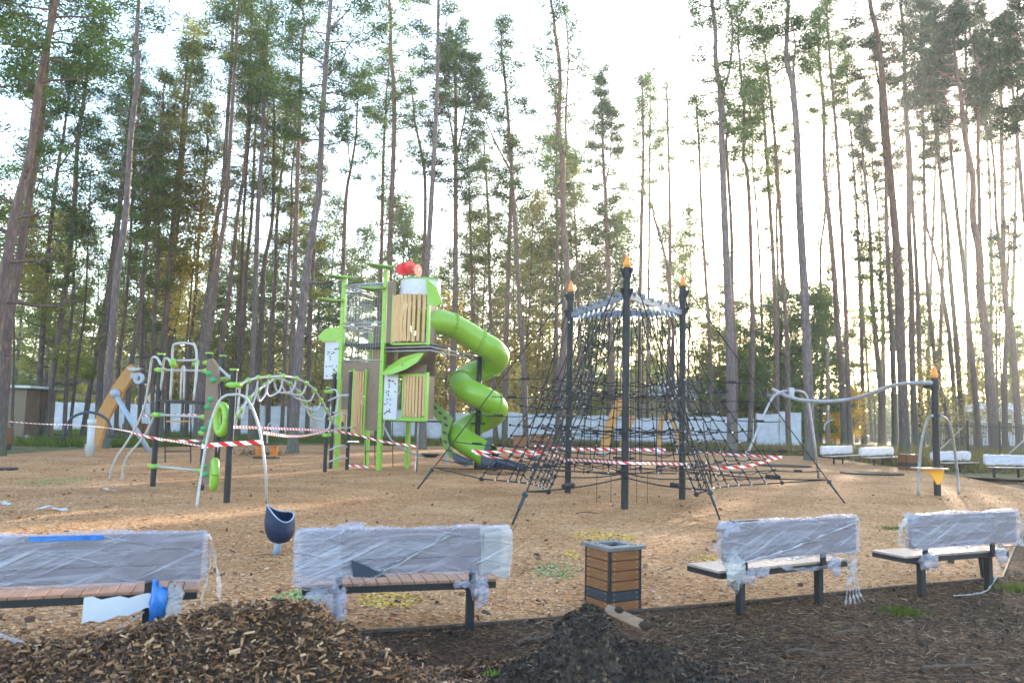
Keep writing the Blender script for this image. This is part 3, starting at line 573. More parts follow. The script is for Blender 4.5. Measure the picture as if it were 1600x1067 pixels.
 ([(1556, 712), (1552, 660), (1543, 536), (1534, 465), (1529, 393), (1520, 345), (1518, 279), (1508, 213), (1500, 148)], 15, 20, 150, 'thickest pine at the iron fence, dividing into two stems', dict(Rc=3.2, leaf='pine3', dens=1.4, nl=32, forks=([(1529, 393), (1532, 345), (1528, 230), (1523, 115), (1520, 33), (1518, -60)],))),
 ([(1571, 704), (1571, 589), (1575, 493), (1568, 429), (1557, 345), (1553, 279)], 8, 120, 240, 'dark upright pine just right of the divided one at the iron fence', dict(Rc=2.4, leaf='pine3', bark='barkdark')),
 ([(1594, 706), (1589, 607), (1582, 536), (1571, 465), (1566, 345), (1564, 230), (1563, 115)], 10, 40, 140, 'pine crossing the frame edge end of the iron fence', dict(Rc=3.0, leaf='pine3', dens=1.4, forks=([(1571, 465), (1575, 400), (1572, 350)],))),
 ([(1665, 712), (1640, 560), (1618, 457), (1600, 330), (1592, 246), (1586, 180)], 9, 30, 150, 'pine leaning in from outside the right edge', dict(Rc=3.2, leaf='pine3', dens=1.5)),
 ([(1680, 735), (1670, 500), (1650, 250), (1640, 100)], 12, -120, 160, 'dense dark crown reaching into the upper right corner', dict(Rc=4.2, leaf='pine3', dens=1.7, nl=40)),
 ([(-90, 720), (-70, 450), (-55, 250), (-45, 100)], 10, -80, 300, 'dark crown reaching in over the left edge above the hut', dict(Rc=3.4, leaf='pine1', dens=1.1, nl=30)),
 ([(1450, 690), (1452, 520), (1458, 350), (1461, 250)], 6, 60, 200, 'thin dark pine seen deep behind the black rail post', dict(Rc=2.6, leaf='pine3', bark='barkdark', dens=1.2)),
 ([(1545, 690), (1548, 480), (1546, 300), (1540, 180)], 6, 10, 160, 'thin dark pine half hidden behind the thickest one at the iron fence', dict(Rc=3, leaf='pine3', bark='barkdark', dens=1.3)),
 ([(238, 690), (240, 520), (246, 420)], 6, 200, 330, 'small bushy pine behind the left black post pair', dict(Rc=2.4, leaf='pine2', dens=1.3)),
 ([(440, 690), (446, 520), (452, 400), (455, 330)], 6, 180, 290, 'small pine in the gap left of the broad leaning one', dict(Rc=2.2, leaf='pine2', dens=1.2)),
 ([(738, 690), (738, 520), (736, 400), (734, 330)], 5.5, 230, 330, 'thin olive pine above the second bend of the tube slide', dict(Rc=2.4, leaf='pine2')),
 ([(906, 692), (905, 520), (902, 420), (900, 380)], 5.5, 260, 390, 'low hazy pine between the left and middle net masts', dict(Rc=2.6, leaf='pine2', dens=1.2)),
 ([(1350, 694), (1347, 560), (1343, 430), (1338, 330), (1332, 240)], 6, 60, 200, 'thin dark pine left of the big leaning one at the far bin', dict(Rc=2.4, leaf='pine3', bark='barkdark', dens=1.2)),
 ([(1462, 694), (1470, 540), (1472, 400), (1468, 250), (1462, 150)], 6.5, -30, 120, 'dark pine behind the forked leaning stem at the rail post', dict(Rc=2.8, leaf='pine3', bark='barkdark', dens=1.3)),
 ([(1518, 694), (1514, 560), (1508, 400), (1512, 250), (1510, 120)], 6.5, -60, 90, 'dark pine behind the left end of the iron fence with a high crown', dict(Rc=3, leaf='pine3', bark='barkdark', dens=1.4)),
 ([(1583, 694), (1580, 540), (1584, 400), (1588, 250), (1590, 120)], 6.5, -60, 70, 'dark high-crowned pine near the right edge behind the crossing one', dict(Rc=3.2, leaf='pine3', bark='barkdark', dens=1.4)),
 ([(1190, 694), (1192, 560), (1188, 430), (1182, 330)], 5, 130, 230, 'thin pine between the kinked pine and the rail frame', dict(Rc=1.9)),
 ([(100, 690), (108, 560), (113, 470)], 6, 330, 500, 'low pine left of the thin dark trunk by the white fence', dict(Rc=2.6, leaf='pine2', dens=1.2)),
]
for pts, w_, yt, yc, lab, o_ in L_: pine(pts, w_, yt, yc, lab, **o_)
def broadleaf(pts, w_, ytop, ycrown, label, Rc, leaf, dens=1.0, bark='barkdark', name='birch_tree', cat='birch tree', group=None, size=.16, Dover=None, nper=36):
    x0, y0 = pts[0]; Y = at(x0, y0)[1] if not Dover else Dover; base = V(dep(x0, y0, Y)[0], Y, 0)
    P = [base-V(0, 0, .1)]+[dep(x, y, Y) for x, y in pts[1:]]; xb = pts[-1][0]; P.append(dep(xb+3, ytop, Y)); path = crv(P, 5); H = path[-1][2]
    r0 = w_/2*Y/FPX; root = empty(name, tuple(base), label, cat, group); mb = MB(); trunk_tube(mb, path, r0, r0*.15, 7); pads = []
    zc = dep(xb, ycrown, Y)[2]; limbs(mb, path, zc, H-.2, Rc, lambda z: r0*(1-.8*z/H), int(18+(H-zc)*1.8), pads, up=.8)
    obj('trunk', mb, M[bark], root, smooth=True); tri_mesh('crown', leaves(np.array(pads), int(nper*dens), .5, .35, size), M[leaf], root, nper=4); return root
broadleaf([(107, 690), (123, 554), (133, 482), (139, 340), (141, 295)], 5.5, 235, 420, 'nearly leafless thin birch with fine bare twigs left of the wooden beam', 1.6, 'birch', .12)
broadleaf([(283, 690), (290, 560), (300, 440), (305, 380)], 5, 285, 430, 'bright yellow-leaved tree rising above the climbing frame', 1.7, 'amber', .5, name='autumn_tree', cat='autumn tree')
broadleaf([(232, 688), (262, 560), (280, 480)], 4, 400, 520, 'low amber-leaved tree behind the climbing frame', 1.5, 'amber', .35, name='autumn_tree', cat='autumn tree')
broadleaf([(815, 690), (819, 571), (826, 500), (833, 340)], 4.5, 300, 560, 'thin yellow birch between the tube slide and the rope net', 2.3, 'birch', .45)
broadleaf([(750, 688), (752, 560), (757, 440)], 5, 350, 560, 'golden birch showing behind the bends of the tube slide', 2.6, 'birch', .45)
broadleaf([(850, 686), (848, 560), (846, 470)], 4.5, 390, 590, 'yellowing birch just left of the left net mast', 2.3, 'birch', .4)
broadleaf([(18, 692), (22, 540), (20, 420)], 5, 330, 480, 'yellowing tree above the brown hut', 2.6, 'birch', .5)
broadleaf([(1325, 694), (1326, 670), (1326, 650)], 3, 612, 680, 'bright yellow shrub behind the leftmost far bench', 1.15, 'yellowbush', 1.1, name='yellow_shrub', cat='shrub', size=.12, nper=60)
broadleaf([(1305, 694), (1304, 680), (1303, 675)], 2.5, 645, 688, 'small low yellow shrub left of the bright yellow shrub', .8, 'yellowbush', .8, name='yellow_shrub', cat='shrub', size=.12, nper=50)
broadleaf([(1520, 686), (1522, 600), (1524, 540)], 4, 470, 600, 'thin amber-leaved tree behind the iron fence', 1.9, 'amber', .22, name='autumn_tree', cat='autumn tree')
# variants for the deeper forest, copied as whole trees
def far_proto(H, Rc, zc, leaf, bark, dens, kind='pine'):
    root = empty('forest_pine' if kind == 'pine' else 'forest_birch', (0, 0, 0), 'x', 'x'); mb = MB(); pads = []
    path = crv([V(0, 0, -.2), V(random.uniform(-.3, .3), 0, H*.35), V(random.uniform(-.5, .5), .2, H*.7), V(random.uniform(-.5, .5), 0, H)], 5)
    r0 = .16; trunk_tube(mb, path, r0, .03, 6)
    limbs(mb, path, zc, H-.1, Rc, lambda z: r0*(1-.8*z/H), int((H-zc)*2.1), pads)
    obj('trunk', mb, M[bark], root, smooth=True)
    if kind == 'pine': tri_mesh('crown', tufts(np.array(pads), int(34*dens), .36, .15, .30, .08), M[leaf], root)
    else: tri_mesh('crown', leaves(np.array(pads), int(30*dens), .7, .5, .26), M[leaf], root, nper=4)
    return root
protos = [far_proto(19, 2.6, 7.5, 'pine1', 'bark', 1), far_proto(17, 2.4, 5, 'pine2', 'bark', 1.1), far_proto(21, 2.6, 10, 'pine1', 'barkdark', 1), far_proto(15, 3.0, 1.5, 'pine2', 'bark', 1.1), far_proto(13, 3.1, .6, 'pine1', 'barkdark', 1.6)]
bprotos = [far_proto(12, 2.6, 2, 'birch', 'barkgrey', .5, 'birch'), far_proto(9, 2.3, 1.2, 'birch', 'barkdark', .4, 'birch')]
def copy_tree(o):
    c = o.copy(); col.objects.link(c)
    for ch in o.children:
        d = ch.copy(); col.objects.link(d); d.parent = c; d.matrix_parent_inverse.identity()
    return c
used = set()
def place(proto, x, Y, s, label, cat, group):
    o = proto if proto.name not in used else copy_tree(proto); used.add(proto.name); used.add(o.name)
    o.location = (x, Y, 0); o.rotation_euler = (0, 0, random.uniform(0, 6.28)); o.scale = (s, s, s*random.uniform(.92, 1.08)); tag(o, label, cat, group); return o
def band(n, x0, x1, Y0, Y1, pr, smin, smax, label, cat, group):
    for i in range(n):
        px = x0+(x1-x0)*(i+random.uniform(.1, .9))/n; Y = random.uniform(Y0, Y1); place(random.choice(pr), (px-800)/FPX*Y, Y, random.uniform(smin, smax), label, cat, group)
p = protos; b = bprotos
band(30, -40, 540, 64, 98, [p[1], p[3], p[0], p[2], p[3]], .85, 1.3, 'hazy olive-green pine deep in the wood left of the play tower', 'pine tree', 'far pines left of the play tower')
band(8, 150, 520, 62, 90, b, .8, 1.1, 'yellowing tree deep in the wood left of the play tower', 'autumn tree', 'far yellow trees left of the play tower')
band(20, 540, 880, 64, 100, [p[1], p[0], p[2], p[1]], .85, 1.25, 'hazy pine deep in the wood behind the tube slide', 'pine tree', 'far pines behind the tube slide')
band(9, 660, 880, 62, 86, b, .8, 1.2, 'pale gold birch deep in the wood behind the tube slide', 'birch tree', 'far birches behind the tube slide')
band(16, 875, 1080, 66, 105, [p[0], p[1], p[3], p[2]], .75, 1.2, 'hazy green pine deep in the wood behind the rope net', 'pine tree', 'far pines behind the rope net')
band(12, 1085, 1300, 68, 84, [p[4], p[3], p[4]], .85, 1.12, 'dense dark evergreen behind the white sheets right of the rope net', 'evergreen tree', 'dense evergreens right of the rope net')
band(24, 1290, 1700, 72, 120, [p[2], p[0], p[1]], .8, 1.1, 'faint thin pine deep in the backlit wood on the right', 'pine tree', 'far pines in the backlight on the right')
band(5, 1440, 1620, 66, 90, b, .6, .85, 'sparse yellowing tree behind the iron fence', 'autumn tree', 'yellowing trees behind the iron fence')
# far mass
pads = []
for i in range(420):
    px = random.uniform(-150, 1750); Y = random.uniform(115, 190); x = (px-800)/FPX*Y
    h = random.uniform(6, 17) if px < 1250 else random.uniform(3, 9)
    for k in range(18):
        t = random.random(); pads.append((x+random.gauss(0, 2.4*(1-t*.6)), Y+random.gauss(0, 1.5), h*t+.5))
tag(tri_mesh('distant_woodland', tufts(np.array(pads), 34, .9, .6, .8, .3), M['pine1']), 'far-off mass of trees fading into haze beyond the fences', 'woodland', kind='stuff')
# undergrowth and grass
def blades(P, h0, h1, wd):
    n = len(P); h = rng.uniform(h0, h1, n)[:, None]; az = rng.uniform(0, 6.28, n); lean = rng.normal(0, .35, (n, 2)); e = np.stack([np.cos(az), np.sin(az), np.zeros(n)], 1)*wd/2
    P3 = np.column_stack([P, np.zeros(n)]); tip = P3+np.column_stack([lean*h, h])
    return np.stack([P3-e, P3+e, tip], 1).reshape(-1, 3)
def scatter(n, x0, x1, y0, y1): return np.stack([rng.uniform(x0, x1, n), rng.uniform(y0, y1, n)], 1)
P = scatter(90000, -32, 40, 36, 62); P = P[~in_poly(P, poly)]
lft = P[:, 0] < -4+rng.normal(0, 3, len(P)); k = nz(P[:, 0], P[:, 1], .5, 21) > -.45
tag(tri_mesh('green_grass', blades(P[lft & k], .15, .5, .07), M['grassm']), 'green grass along the back edge of the playground on the left', 'grass', kind='stuff')
tag(tri_mesh('dry_grass', blades(P[~lft & k], .15, .55, .06), M['drygrass']), 'yellow-brown grass under the pines behind the rope net', 'grass', kind='stuff')
P = scatter(60000, 12, 46, 26, 60); P = P[~in_poly(P, poly) & ~in_poly(P, mud)]; k = (nz(P[:, 0], P[:, 1], .8, 31) > -.3) & (((P[:, 0]-14.8)*8.3+(P[:, 1]-36.5)*2.8)/8.76 > 1.8); P = P[k]
tag(tri_mesh('heath_undergrowth', blades(P, .2, .75, .06), M['drygrass']), 'low brown-green heath behind the row of far benches', 'undergrowth', kind='stuff')
def tuft(px, py, r, n, h, m, name, label, z=None, cat='plant'):
    c = at(px, py) if z is None else at(px, py, z); P = np.stack([rng.normal(c[0], r, n), rng.normal(c[1], r*.8, n)], 1)
    v = blades(P, h*.4, h, .012); v[:, 2] += c[2]-.01
    return tag(tri_mesh(name, v, m), label, cat, 'sprouts in the bare soil')
tuft(1412, 958, .09, 260, .09, M['grassm'], 'grass_tuft', 'small green tuft in the soil in front of the rightmost bench')
tuft(395, 1000, .03, 70, .06, M['sprout'], 'grass_tuft', 'green sprout growing on top of the bark chip heap', z=.42)
tuft(928, 975, .012, 30, .04, M['sprout'], 'sprout', 'tiny bright sprout on the face of the black mound', z=.36)
tuft(1585, 920, .12, 160, .1, M['grassm'], 'grass_tuft', 'dark green tuft by the corner of the edging')
tuft(778, 1052, .05, 60, .05, M['sprout'], 'sprout', 'pale green sprout between the two heaps', z=.02)
tuft(1395, 826, .12, 200, .08, M['grassm'], 'grass_tuft', 'green tuft on the play surface left of the rightmost bench')
for (px, py, ln, az, lab) in ((1330, 990, .35, .3, 'dark stick on the soil below the rightmost bench'), (835, 1000, .32, .6, 'short dark root sticking out at the left foot of the black mound'), (1270, 1020, .4, -.2, 'crooked twig lying on the soil right of the black mound'), (1500, 1040, .6, .15, 'long twig lying on the soil in the lower right corner'), (920, 802, .5, .1, 'thin dead twigs on the play surface behind the bin')):
    c = at(px, py, .02); mb = MB(); d = V(math.cos(az), math.sin(az), .05)
    q = [c+d*ln*(t-.5)+V(random.uniform(-.02, .02), random.uniform(-.02, .02), random.uniform(0, .03)) for t in (0, .25, .5, .75, 1)]
    mb.tube(q, [.012, .011, .01, .007, .004], 5); mb.tube([q[2], q[2]+V(.08, .09, .05)], [.006, .003], 4)
    tag(obj('dead_stick', mb, M['twig']), lab, 'stick')
# plank and stones on the mound
c0, c1 = at(948, 950, .52), at(1003, 973, .36); mb = MB(); c0[1] = 5.22; c1[1] = 5.05
c0 = dep(946, 951, 5.2); c1 = dep(1004, 977, 5.05); mb.bar(c0, c1, .075, .022, up=(-.2, -.5, .9)); tag(obj('wooden_plank', mb, M['plank'], bevel=.002), 'short brown board resting on top of the black earth mound', 'plank')
for px, py, Y, r, lab in ((968, 952, 5.1, .026, 'dark lump of earth next to the board on the mound'), (1010, 976, 5.0, .036, 'round clod of earth at the lower end of the board'), (883, 1044, 4.8, .011, 'white pebble at the left foot of the black mound'), (945, 996, 5.0, .006, 'tiny white pebble on the face of the black mound')):
    mb = MB(); c = dep(px, py, Y); mb.ball(c, r, 10, (1.2, 1, .8)); mb.v = [tuple(np.array(v)+rng.normal(0, r*.08, 3)) for v in mb.v]
    tag(obj('stone' if 'pebble' in lab else 'earth_clod', mb, M['dirt'] if 'pebble' not in lab else M['white'], smooth=True), lab, 'stone' if 'pebble' in lab else 'earth clod')
# ------------------------------------------------------------------ benches
def film_box(w_, h_, d_, seed, sag=.03, nx=70, nz_=22, bulge=.02):
    """crumpled wrap round a box of w,h,d centred at origin, x along the bench"""
    r2 = np.random.default_rng(seed); mb = MB(); per = []
    # cross-section loop (y,z): rounded rectangle
    k = 26; loop = []
    for i in range(k):
        th = 2*math.pi*i/k; cy, cz = math.cos(th), math.sin(th)
        e = .28; loop.append((abs(cy)**e*math.copysign(1, cy)*d_/2, abs(cz)**e*math.copysign(1, cz)*h_/2))
    xs = np.linspace(-w_/2, w_/2, nx); vs = []
    ph = r2.uniform(0, 6.28, 12)
    for i, x in enumerate(xs):
        u = (x/w_+.5); edge = 1-.30*max(0, abs(u-.5)*2-.965)/.035
        for j, (cy, cz) in enumerate(loop):
            a = 2*math.pi*j/k
            f = .008*math.sin(x*7+a*2+ph[0])+.004*math.sin(x*19-a*3+ph[1])+.0025*math.sin(x*41+a*3+ph[2])+.0012*math.sin(x*90-a*5+ph[3])+r2.normal(0, .0006)
            low = max(0, -cz/(h_/2)); dz = -sag*low*(.5+.5*math.sin(x*5+ph[4])+.35*math.sin(x*13+ph[5])+.2*math.sin(x*31+ph[6]))
            n_ = math.hypot(cy, cz)+1e-6
            vs.append((x+.012*math.sin(a*3+ph[7])*(1 if abs(u-.5) > .45 else 0), cy*edge+cy/n_*f, cz*edge+cz/n_*f+dz))
    fs = [(i*k+j, (i+1)*k+j, (i+1)*k+(j+1) % k, i*k+(j+1) % k) for i in range(nx-1) for j in range(k)]
    fs += [tuple(range(k)), tuple((nx-1)*k+j for j in range(k))[::-1]]
    mb.add(vs, fs); return mb
def strip(pts, wd, seed=0, axis=(0, 1, 0)):
    r2 = random.Random(seed); P = crv(pts, 6); mb = MB(); vs = []; ax = np.array(axis, float)
    for i, p in enumerate(P):
        ww = wd*(.75+.35*math.sin(i*1.7+seed)) if not hasattr(wd, '__len__') else wd[0]+(wd[1]-wd[0])*i/(len(P)-1)
        tw = ax+np.array([.5*math.sin(i*.6+seed), .4*math.cos(i*.9), .3*math.sin(i*.45+seed)]); tw /= np.linalg.norm(tw)
        vs += [p-tw*ww/2, p+np.array([0, 0, 0])+np.array([.012*math.sin(i*2.), .012*math.cos(i*2.3), .01]), p+tw*ww/2]
    fs = []
    for i in range(len(P)-1):
        fs += [(3*i, 3*i+1, 3*i+4, 3*i+3), (3*i+1, 3*i+2, 3*i+5, 3*i+4)]
    return mb.add(vs, fs)
def knot(c, r, seed, sq=(1, 1, 1.4)):
    r2 = np.random.default_rng(seed); mb = MB(); mb.ball(c, r, 14, sq); c = np.array(c)
    mb.v = [tuple(c+(np.array(v)-c)*(1+.28*math.sin(v[0]*90+seed)+.22*math.sin(v[2]*75+v[1]*60))+r2.normal(0, r*.06, 3)) for v in mb.v]; return mb
def bench(pl, pr, label, group, seed, legx=(-.52, .55), film='film', far=False, seatm='seat', toward=1, L=1.82, anchor='r', H=.83, seatL=None):
    """pl, pr: top ends of the backrest; toward=+1 the seat lies on the far side"""
    a = at(*pl, H); b_ = at(*pr, H); d = (b_-a)[:2]; d /= np.linalg.norm(d); az = math.atan2(d[1], d[0])
    c = (a+b_)[:2]/2
    if anchor == 'r': c = b_[:2]-d*L/2
    if anchor == 'l': c = a[:2]+d*L/2
    root = empty('park_bench', (c[0], c[1], 0), label, 'bench', group, az); s = toward
    sl_ = seatL or L-.10
    mb = MB()
    n = 16; w_ = sl_/n
    for i in range(n): mb.box((-sl_/2+w_*(i+.5), s*.26, .385), (w_-.006, .42, .022))
    obj('seat', mb, M[seatm], root, local=True, bevel=.003)
    mb = MB(); mb.box((0, s*.055, .35), (sl_-.02, .04, .05)); mb.box((0, s*.455, .35), (sl_-.02, .04, .05))
    for x in (-sl_/2+.03, sl_/2-.03): mb.box((x, s*.255, .35), (.04, .36, .049))
    obj('seat_frame', mb, M['black'], root, local=True, bevel=.002)
    for x in legx:
        mb = MB(); mb.box((x, s*.055, .162), (.062, .062, .324)); obj('leg', mb, M['black'], root, local=True, bevel=.002)
        mb = MB(); mb.box((x, s*.25, .31), (.05, .32, .03)); mb.box((x, -s*.0, .46), (.05, .03, .2)); obj('bracket', mb, M['black'], root, local=True)
    mb = MB()
    for i in range(3): mb.box((0, 0, .535+.113*i), (L-.08, .06, .105))
    obj('backrest', mb, M['padcloth'], root, local=True, bevel=.004)
    fb = film_box(L, .37, .115, seed, sag=.012, nx=110 if not far else 30); fb.v = [(v[0], v[1], v[2]+H-.18) for v in fb.v]
    wo = obj('plastic_wrap', fb, M[film], root, smooth=True, local=True)
    return root, az, c
G1 = 'wrapped benches nearest the camera'; G2 = 'wrapped benches along the far edge of the playground'
def part_of(root, name, mb, m, smooth=True, bevel=0): return obj(name, mb, M[m], root, smooth=smooth, local=True, bevel=bevel)
b1, az1, c1_ = bench((0, 835), (327, 828), 'leftmost near bench, its wrapped back patched with blue film, cut off by the left edge', G1, 1, legx=(-.52, .56), L=1.9)
b2, az2, c2_ = bench((458, 826), (790, 821), 'wrapped bench beside the navy spinner cup, with milky film ends bunched around its legs', G1, 2, L=1.66, legx=(-.50, .56))
b3, az3, c3_ = bench((1126, 816), (1340, 804), 'wrapped bench just right of the litter bin with torn film streamers on both ends', G1, 3, seatm='greyseat', anchor='l', legx=(-.62, .42))
b4, az4, c4_ = bench((1418, 803), (1588, 796), 'rightmost near bench, wrapped, standing by the corner of the edging', G1, 4, seatm='greyseat', anchor='l', legx=(-.62, .45), L=1.74)
for root in (b3, b4):
    for ch in root.children:
        if ch.name.startswith(('seat', 'seat_frame')): ch.location.x -= .03
# blue band, flaps, knots
mb = MB(); mb.box((.02, -.060, .803), (.46, .008, .034)); part_of(b1, 'blue_film_patch', mb, 'bluetape', False)
mb = MB(); vs = []
for i in range(9):
    for j in range(5): u, v = i/8, j/4; vs.append((.16+.46*u, -.09-.05*math.sin(u*4)-.02*v, .40-.05*u*0-.17*v+.08*u*(v)+.012*math.sin(u*17+v*6)))
mb.add(vs, [(i*5+j, (i+1)*5+j, (i+1)*5+j+1, i*5+j+1) for i in range(8) for j in range(4)]); part_of(b1, 'loose_flap', mb, 'white')
part_of(b1, 'blue_binding', knot((.62, -.03, .33), .075, 4, (.8, .8, 1.9)), 'bluetape')
part_of(b1, 'bunched_film', knot((.74, -.02, .31), .07, 7, (.9, .8, 2.0)), 'filmthin')
part_of(b1, 'film_streamer', strip([(.93, 0, .80), (.97, -.02, .6), (.93, -.03, .35), (.90, -.05, .10)], .05, 2), 'filmthin')
part_of(b1, 'film_streamer', strip([(.95, 0, .80), (1.02, -.02, .55), (1.06, -.03, .3), (1.12, -.05, .10)], (.04, .12), 3), 'filmthin')
part_of(b1, 'film_streamer', strip([(-.55, -.1, .32), (-.35, -.12, .2), (-.1, -.14, .1), (.15, -.16, .05)], .06, 4), 'filmthin')
part_of(b1, 'film_streamer', strip([(.55, -.1, .28), (.40, -.12, .18), (.22, -.14, .10), (.1, -.16, .05)], .03, 4), 'filmthin')
part_of(b1, 'blue_scrap', knot((-.78, -.12, .25), .07, 9, (1, .6, 1)), 'bluetape')
for (x, s_, z_) in ((-.52, 5, .30), (.60, 6, .36)):
    part_of(b2, 'bunched_film', knot((x, -.02, z_), .075, s_, (1, .8, 1.5)), 'film')
    part_of(b2, 'bunched_film', knot((x+.04, -.03, z_-.13 if x < 0 else z_-.05), .058, s_+3, (.8, .7, 2.0)), 'film')
part_of(b2, 'bunched_film', knot((-.66, -.03, .33), .05, 12, (1.7, .7, 1)), 'film'); part_of(b2, 'bunched_film', knot((.47, -.03, .38), .04, 13, (1.9, .7, .9)), 'film')
part_of(b2, 'bunched_film', knot((-.40, -.0, .84), .06, 14, (1.6, 1, .6)), 'film')
fb = film_box(.36, .41, .14, 15, .06, 40); fb.v = [(v[0]-.66, v[1], v[2]+.62) for v in fb.v]; part_of(b2, 'film_fold', fb, 'film')
fb = film_box(.26, .38, .15, 16, .06, 30); fb.v = [(v[0]+.74, v[1], v[2]+.64) for v in fb.v]; part_of(b2, 'film_fold', fb, 'filmthin')
for k in (0, 3, 7):
    a = -.28+.045*k; part_of(b2, 'stretched_crease', strip([(-.35+.02*k, -.075, .40+.016*k), (.0+.03*k, -.08, .58+.018*k), (.30+.02*k, -.07, .77+.003*k)], .0025, k), 'filmthin')
mb = MB(); mb.prism([(-.42, -.068, .60), (-.40, -.068, .47), (-.22, -.068, .46), (-.14, -.068, .465), (-.3, -.068, .55)], (0, .01, 0)); part_of(b2, 'bare_board', mb, 'slate', False)
part_of(b3, 'bunched_film', knot((-.80, -.02, .78), .07, 21, (1.9, .8, .9)), 'film')
part_of(b3, 'film_streamer', strip([(-.88, -.03, .74), (-.98, -.06, .66), (-1.10, -.05, .60)], .07, 5, (0, 0, 1)), 'film')
part_of(b3, 'bunched_film', knot((-.78, -.05, .40), .08, 22, (1.2, .8, 1.9)), 'filmthin')
part_of(b3, 'bunched_film', knot((-.60, -.04, .34), .06, 23, (1.2, .8, 1.2)), 'film')
part_of(b3, 'bunched_film', knot((-.46, -.04, .37), .05, 24, (2.2, .8, .8)), 'film'); part_of(b3, 'bunched_film', knot((.56, -.02, .36), .058, 25, (.9, .8, 1.4)), 'film')
for k in range(5): part_of(b3, 'film_streamer', strip([(.72+.03*k, -.03, .48), (.68+.035*k, -.08, .28), (.58+.045*k, -.14, .12), (.48+.07*k, -.2, .03)], .028, k+6), 'filmthin')
part_of(b3, 'film_streamer', strip([(-.2, -.05, .40), (.1, -.07, .36), (.4, -.07, .38), (.6, -.05, .42)], .05, 12, (0, 0, 1)), 'film')
mb = MB(); mb.box((-.62, -.0, .836), (.30, .07, .012)); part_of(b3, 'bare_board', mb, 'black', False)
part_of(b3, 'film_streamer', strip([(-.8, -.07, .47), (-.2, -.075, .55), (.4, -.075, .68), (.85, -.07, .77)], .012, 8, (0, 0, 1)), 'white')
part_of(b4, 'bunched_film', knot((-.62, -.04, .35), .075, 31, (1.4, .8, 1.2)), 'film'); part_of(b4, 'bunched_film', knot((.56, -.02, .36), .06, 32, (1.2, .8, 1.4)), 'film')
part_of(b4, 'film_streamer', strip([(.46, -.05, .36), (.38, -.1, .2), (.12, -.16, .04), (-.2, -.2, .02), (-.5, -.22, .03)], .022, 7), 'filmthin')
part_of(b4, 'film_streamer', strip([(.92, 0, .8), (1.0, .02, .6), (.98, .02, .42)], .07, 9), 'filmthin'); part_of(b4, 'film_streamer', strip([(-.90, 0, .78), (-.96, .02, .66), (-.94, .02, .5)], .09, 10), 'filmthin')
# end leg of bench 4
mb = MB(); mb.bar((.93, .44, .0), (.86, .44, .36), .04, .04); part_of(b4, 'leg', mb, 'black', False)
for i, (pl, pr, lab, L) in enumerate((((1282, 697), (1331, 696), 'leftmost far bench, white wrapped back with one trailing strip of film', 1.5), ((1343, 699), (1395, 698), 'far wrapped bench just left of the far litter bin', 1.6), ((1455, 705), (1515, 705), 'far wrapped bench behind the black rail post', 1.6), ((1537, 710), (1600, 711), 'rightmost far bench, wrapped, near the right edge of the frame', 1.75))):
    a_, b_ = at(*pl, .83), at(*pr, .83)
    r_, _, _ = bench(pl, pr, lab, G2, 40+i, film='filmfar', far=True, seatm='greyseat', toward=-1, L=float(np.linalg.norm(b_-a_)), anchor='c')
    if i < 2: part_of(r_, 'film_streamer', strip([(.5, -.5, .40), (.55, -.55, .2), (.5, -.6, .03)], .07, i), 'film')
# ------------------------------------------------------------------ litter bins
def litter_bin(c, az, w_, h_, label, rows=6, dark=(4,), near=True, group=None):
    root = empty('litter_bin', tuple(c), label, 'litter bin', group, az); bh = h_/rows
    mb = MB()
    for sx in (-1, 1):
        for sy in (-1, 1): mb.box((sx*(w_/2-.012), sy*(w_/2-.012), h_/2), (.024, .024, h_))
    mb.box((0, 0, h_/2), (w_-.05, w_-.05, h_-.02)); obj('frame', mb, M['black'], root, local=True)
    for r_ in range(rows):
        z = h_-bh*(r_+.5); m_ = M['anthracite'] if r_ in dark else M['binwood']
        for k in range(4):
            a = k*math.pi/2; mb = MB(); dx, dy = math.cos(a), math.sin(a)
            mb.box((dx*(w_/2-.010), dy*(w_/2-.010), z), (.022 if k % 2 == 0 else w_-.052, w_-.052 if k % 2 == 0 else .022, bh-.007))
            if k < 4 and near:
                pass
            o_ = obj('plank', mb, m_, root, local=True, bevel=.002)
            if near:
                sb = MB()
                for t_ in (-1, 1):
                    q = (w_/2-.055)*t_; p_ = (dx*(w_/2+.001)-dy*q, dy*(w_/2+.001)+dx*q, z-bh*.28)
                    sb.ring(p_, (dx, dy, 0), .0045, .003, 10); sb.ring((p_[0], p_[1], z+bh*.28), (dx, dy, 0), .0045, .003, 10)
                obj('screw', sb, M['ferrule'], o_, local=True)
    lw = w_+.06; t = .03; mb = MB(); op = lw*.48
    for (cx, cy, sx, sy) in ((0, (lw+op)/4, lw, (lw-op)/2), (0, -(lw+op)/4, lw, (lw-op)/2), ((lw+op)/4, 0, (lw-op)/2, op), (-(lw+op)/4, 0, (lw-op)/2, op)): mb.box((cx, cy, h_+t/2+.004), (sx-.0004, sy-.0004, t))
    lo_ = obj('lid', mb, M['lid'], root, local=True)
    mb = MB(); mb.box((0, 0, h_-.02), (op, op, .03)); obj('opening', mb, M['black'], lo_, local=True)
    if near:
        P = np.column_stack([rng.uniform(-lw*.45, lw*.45, 130), rng.uniform(-lw*.45, lw*.45, 130), np.full(130, h_+t+.009)]); P = P[(np.abs(P[:, 0]) > op/2+.01) | (np.abs(P[:, 1]) > op/2+.01)]
        v = chips(P, .008, .03, .3, .2, .2); me = tri_mesh('needles', v, M['litter'], None, nper=4); me.parent = lo_; me['kind'] = 'stuff'
    return root
cb = at(957, 948); litter_bin((cb[0], cb[1], 0), R(31), .37, .54, 'brown slatted litter bin with grey lid standing behind the black earth mound')
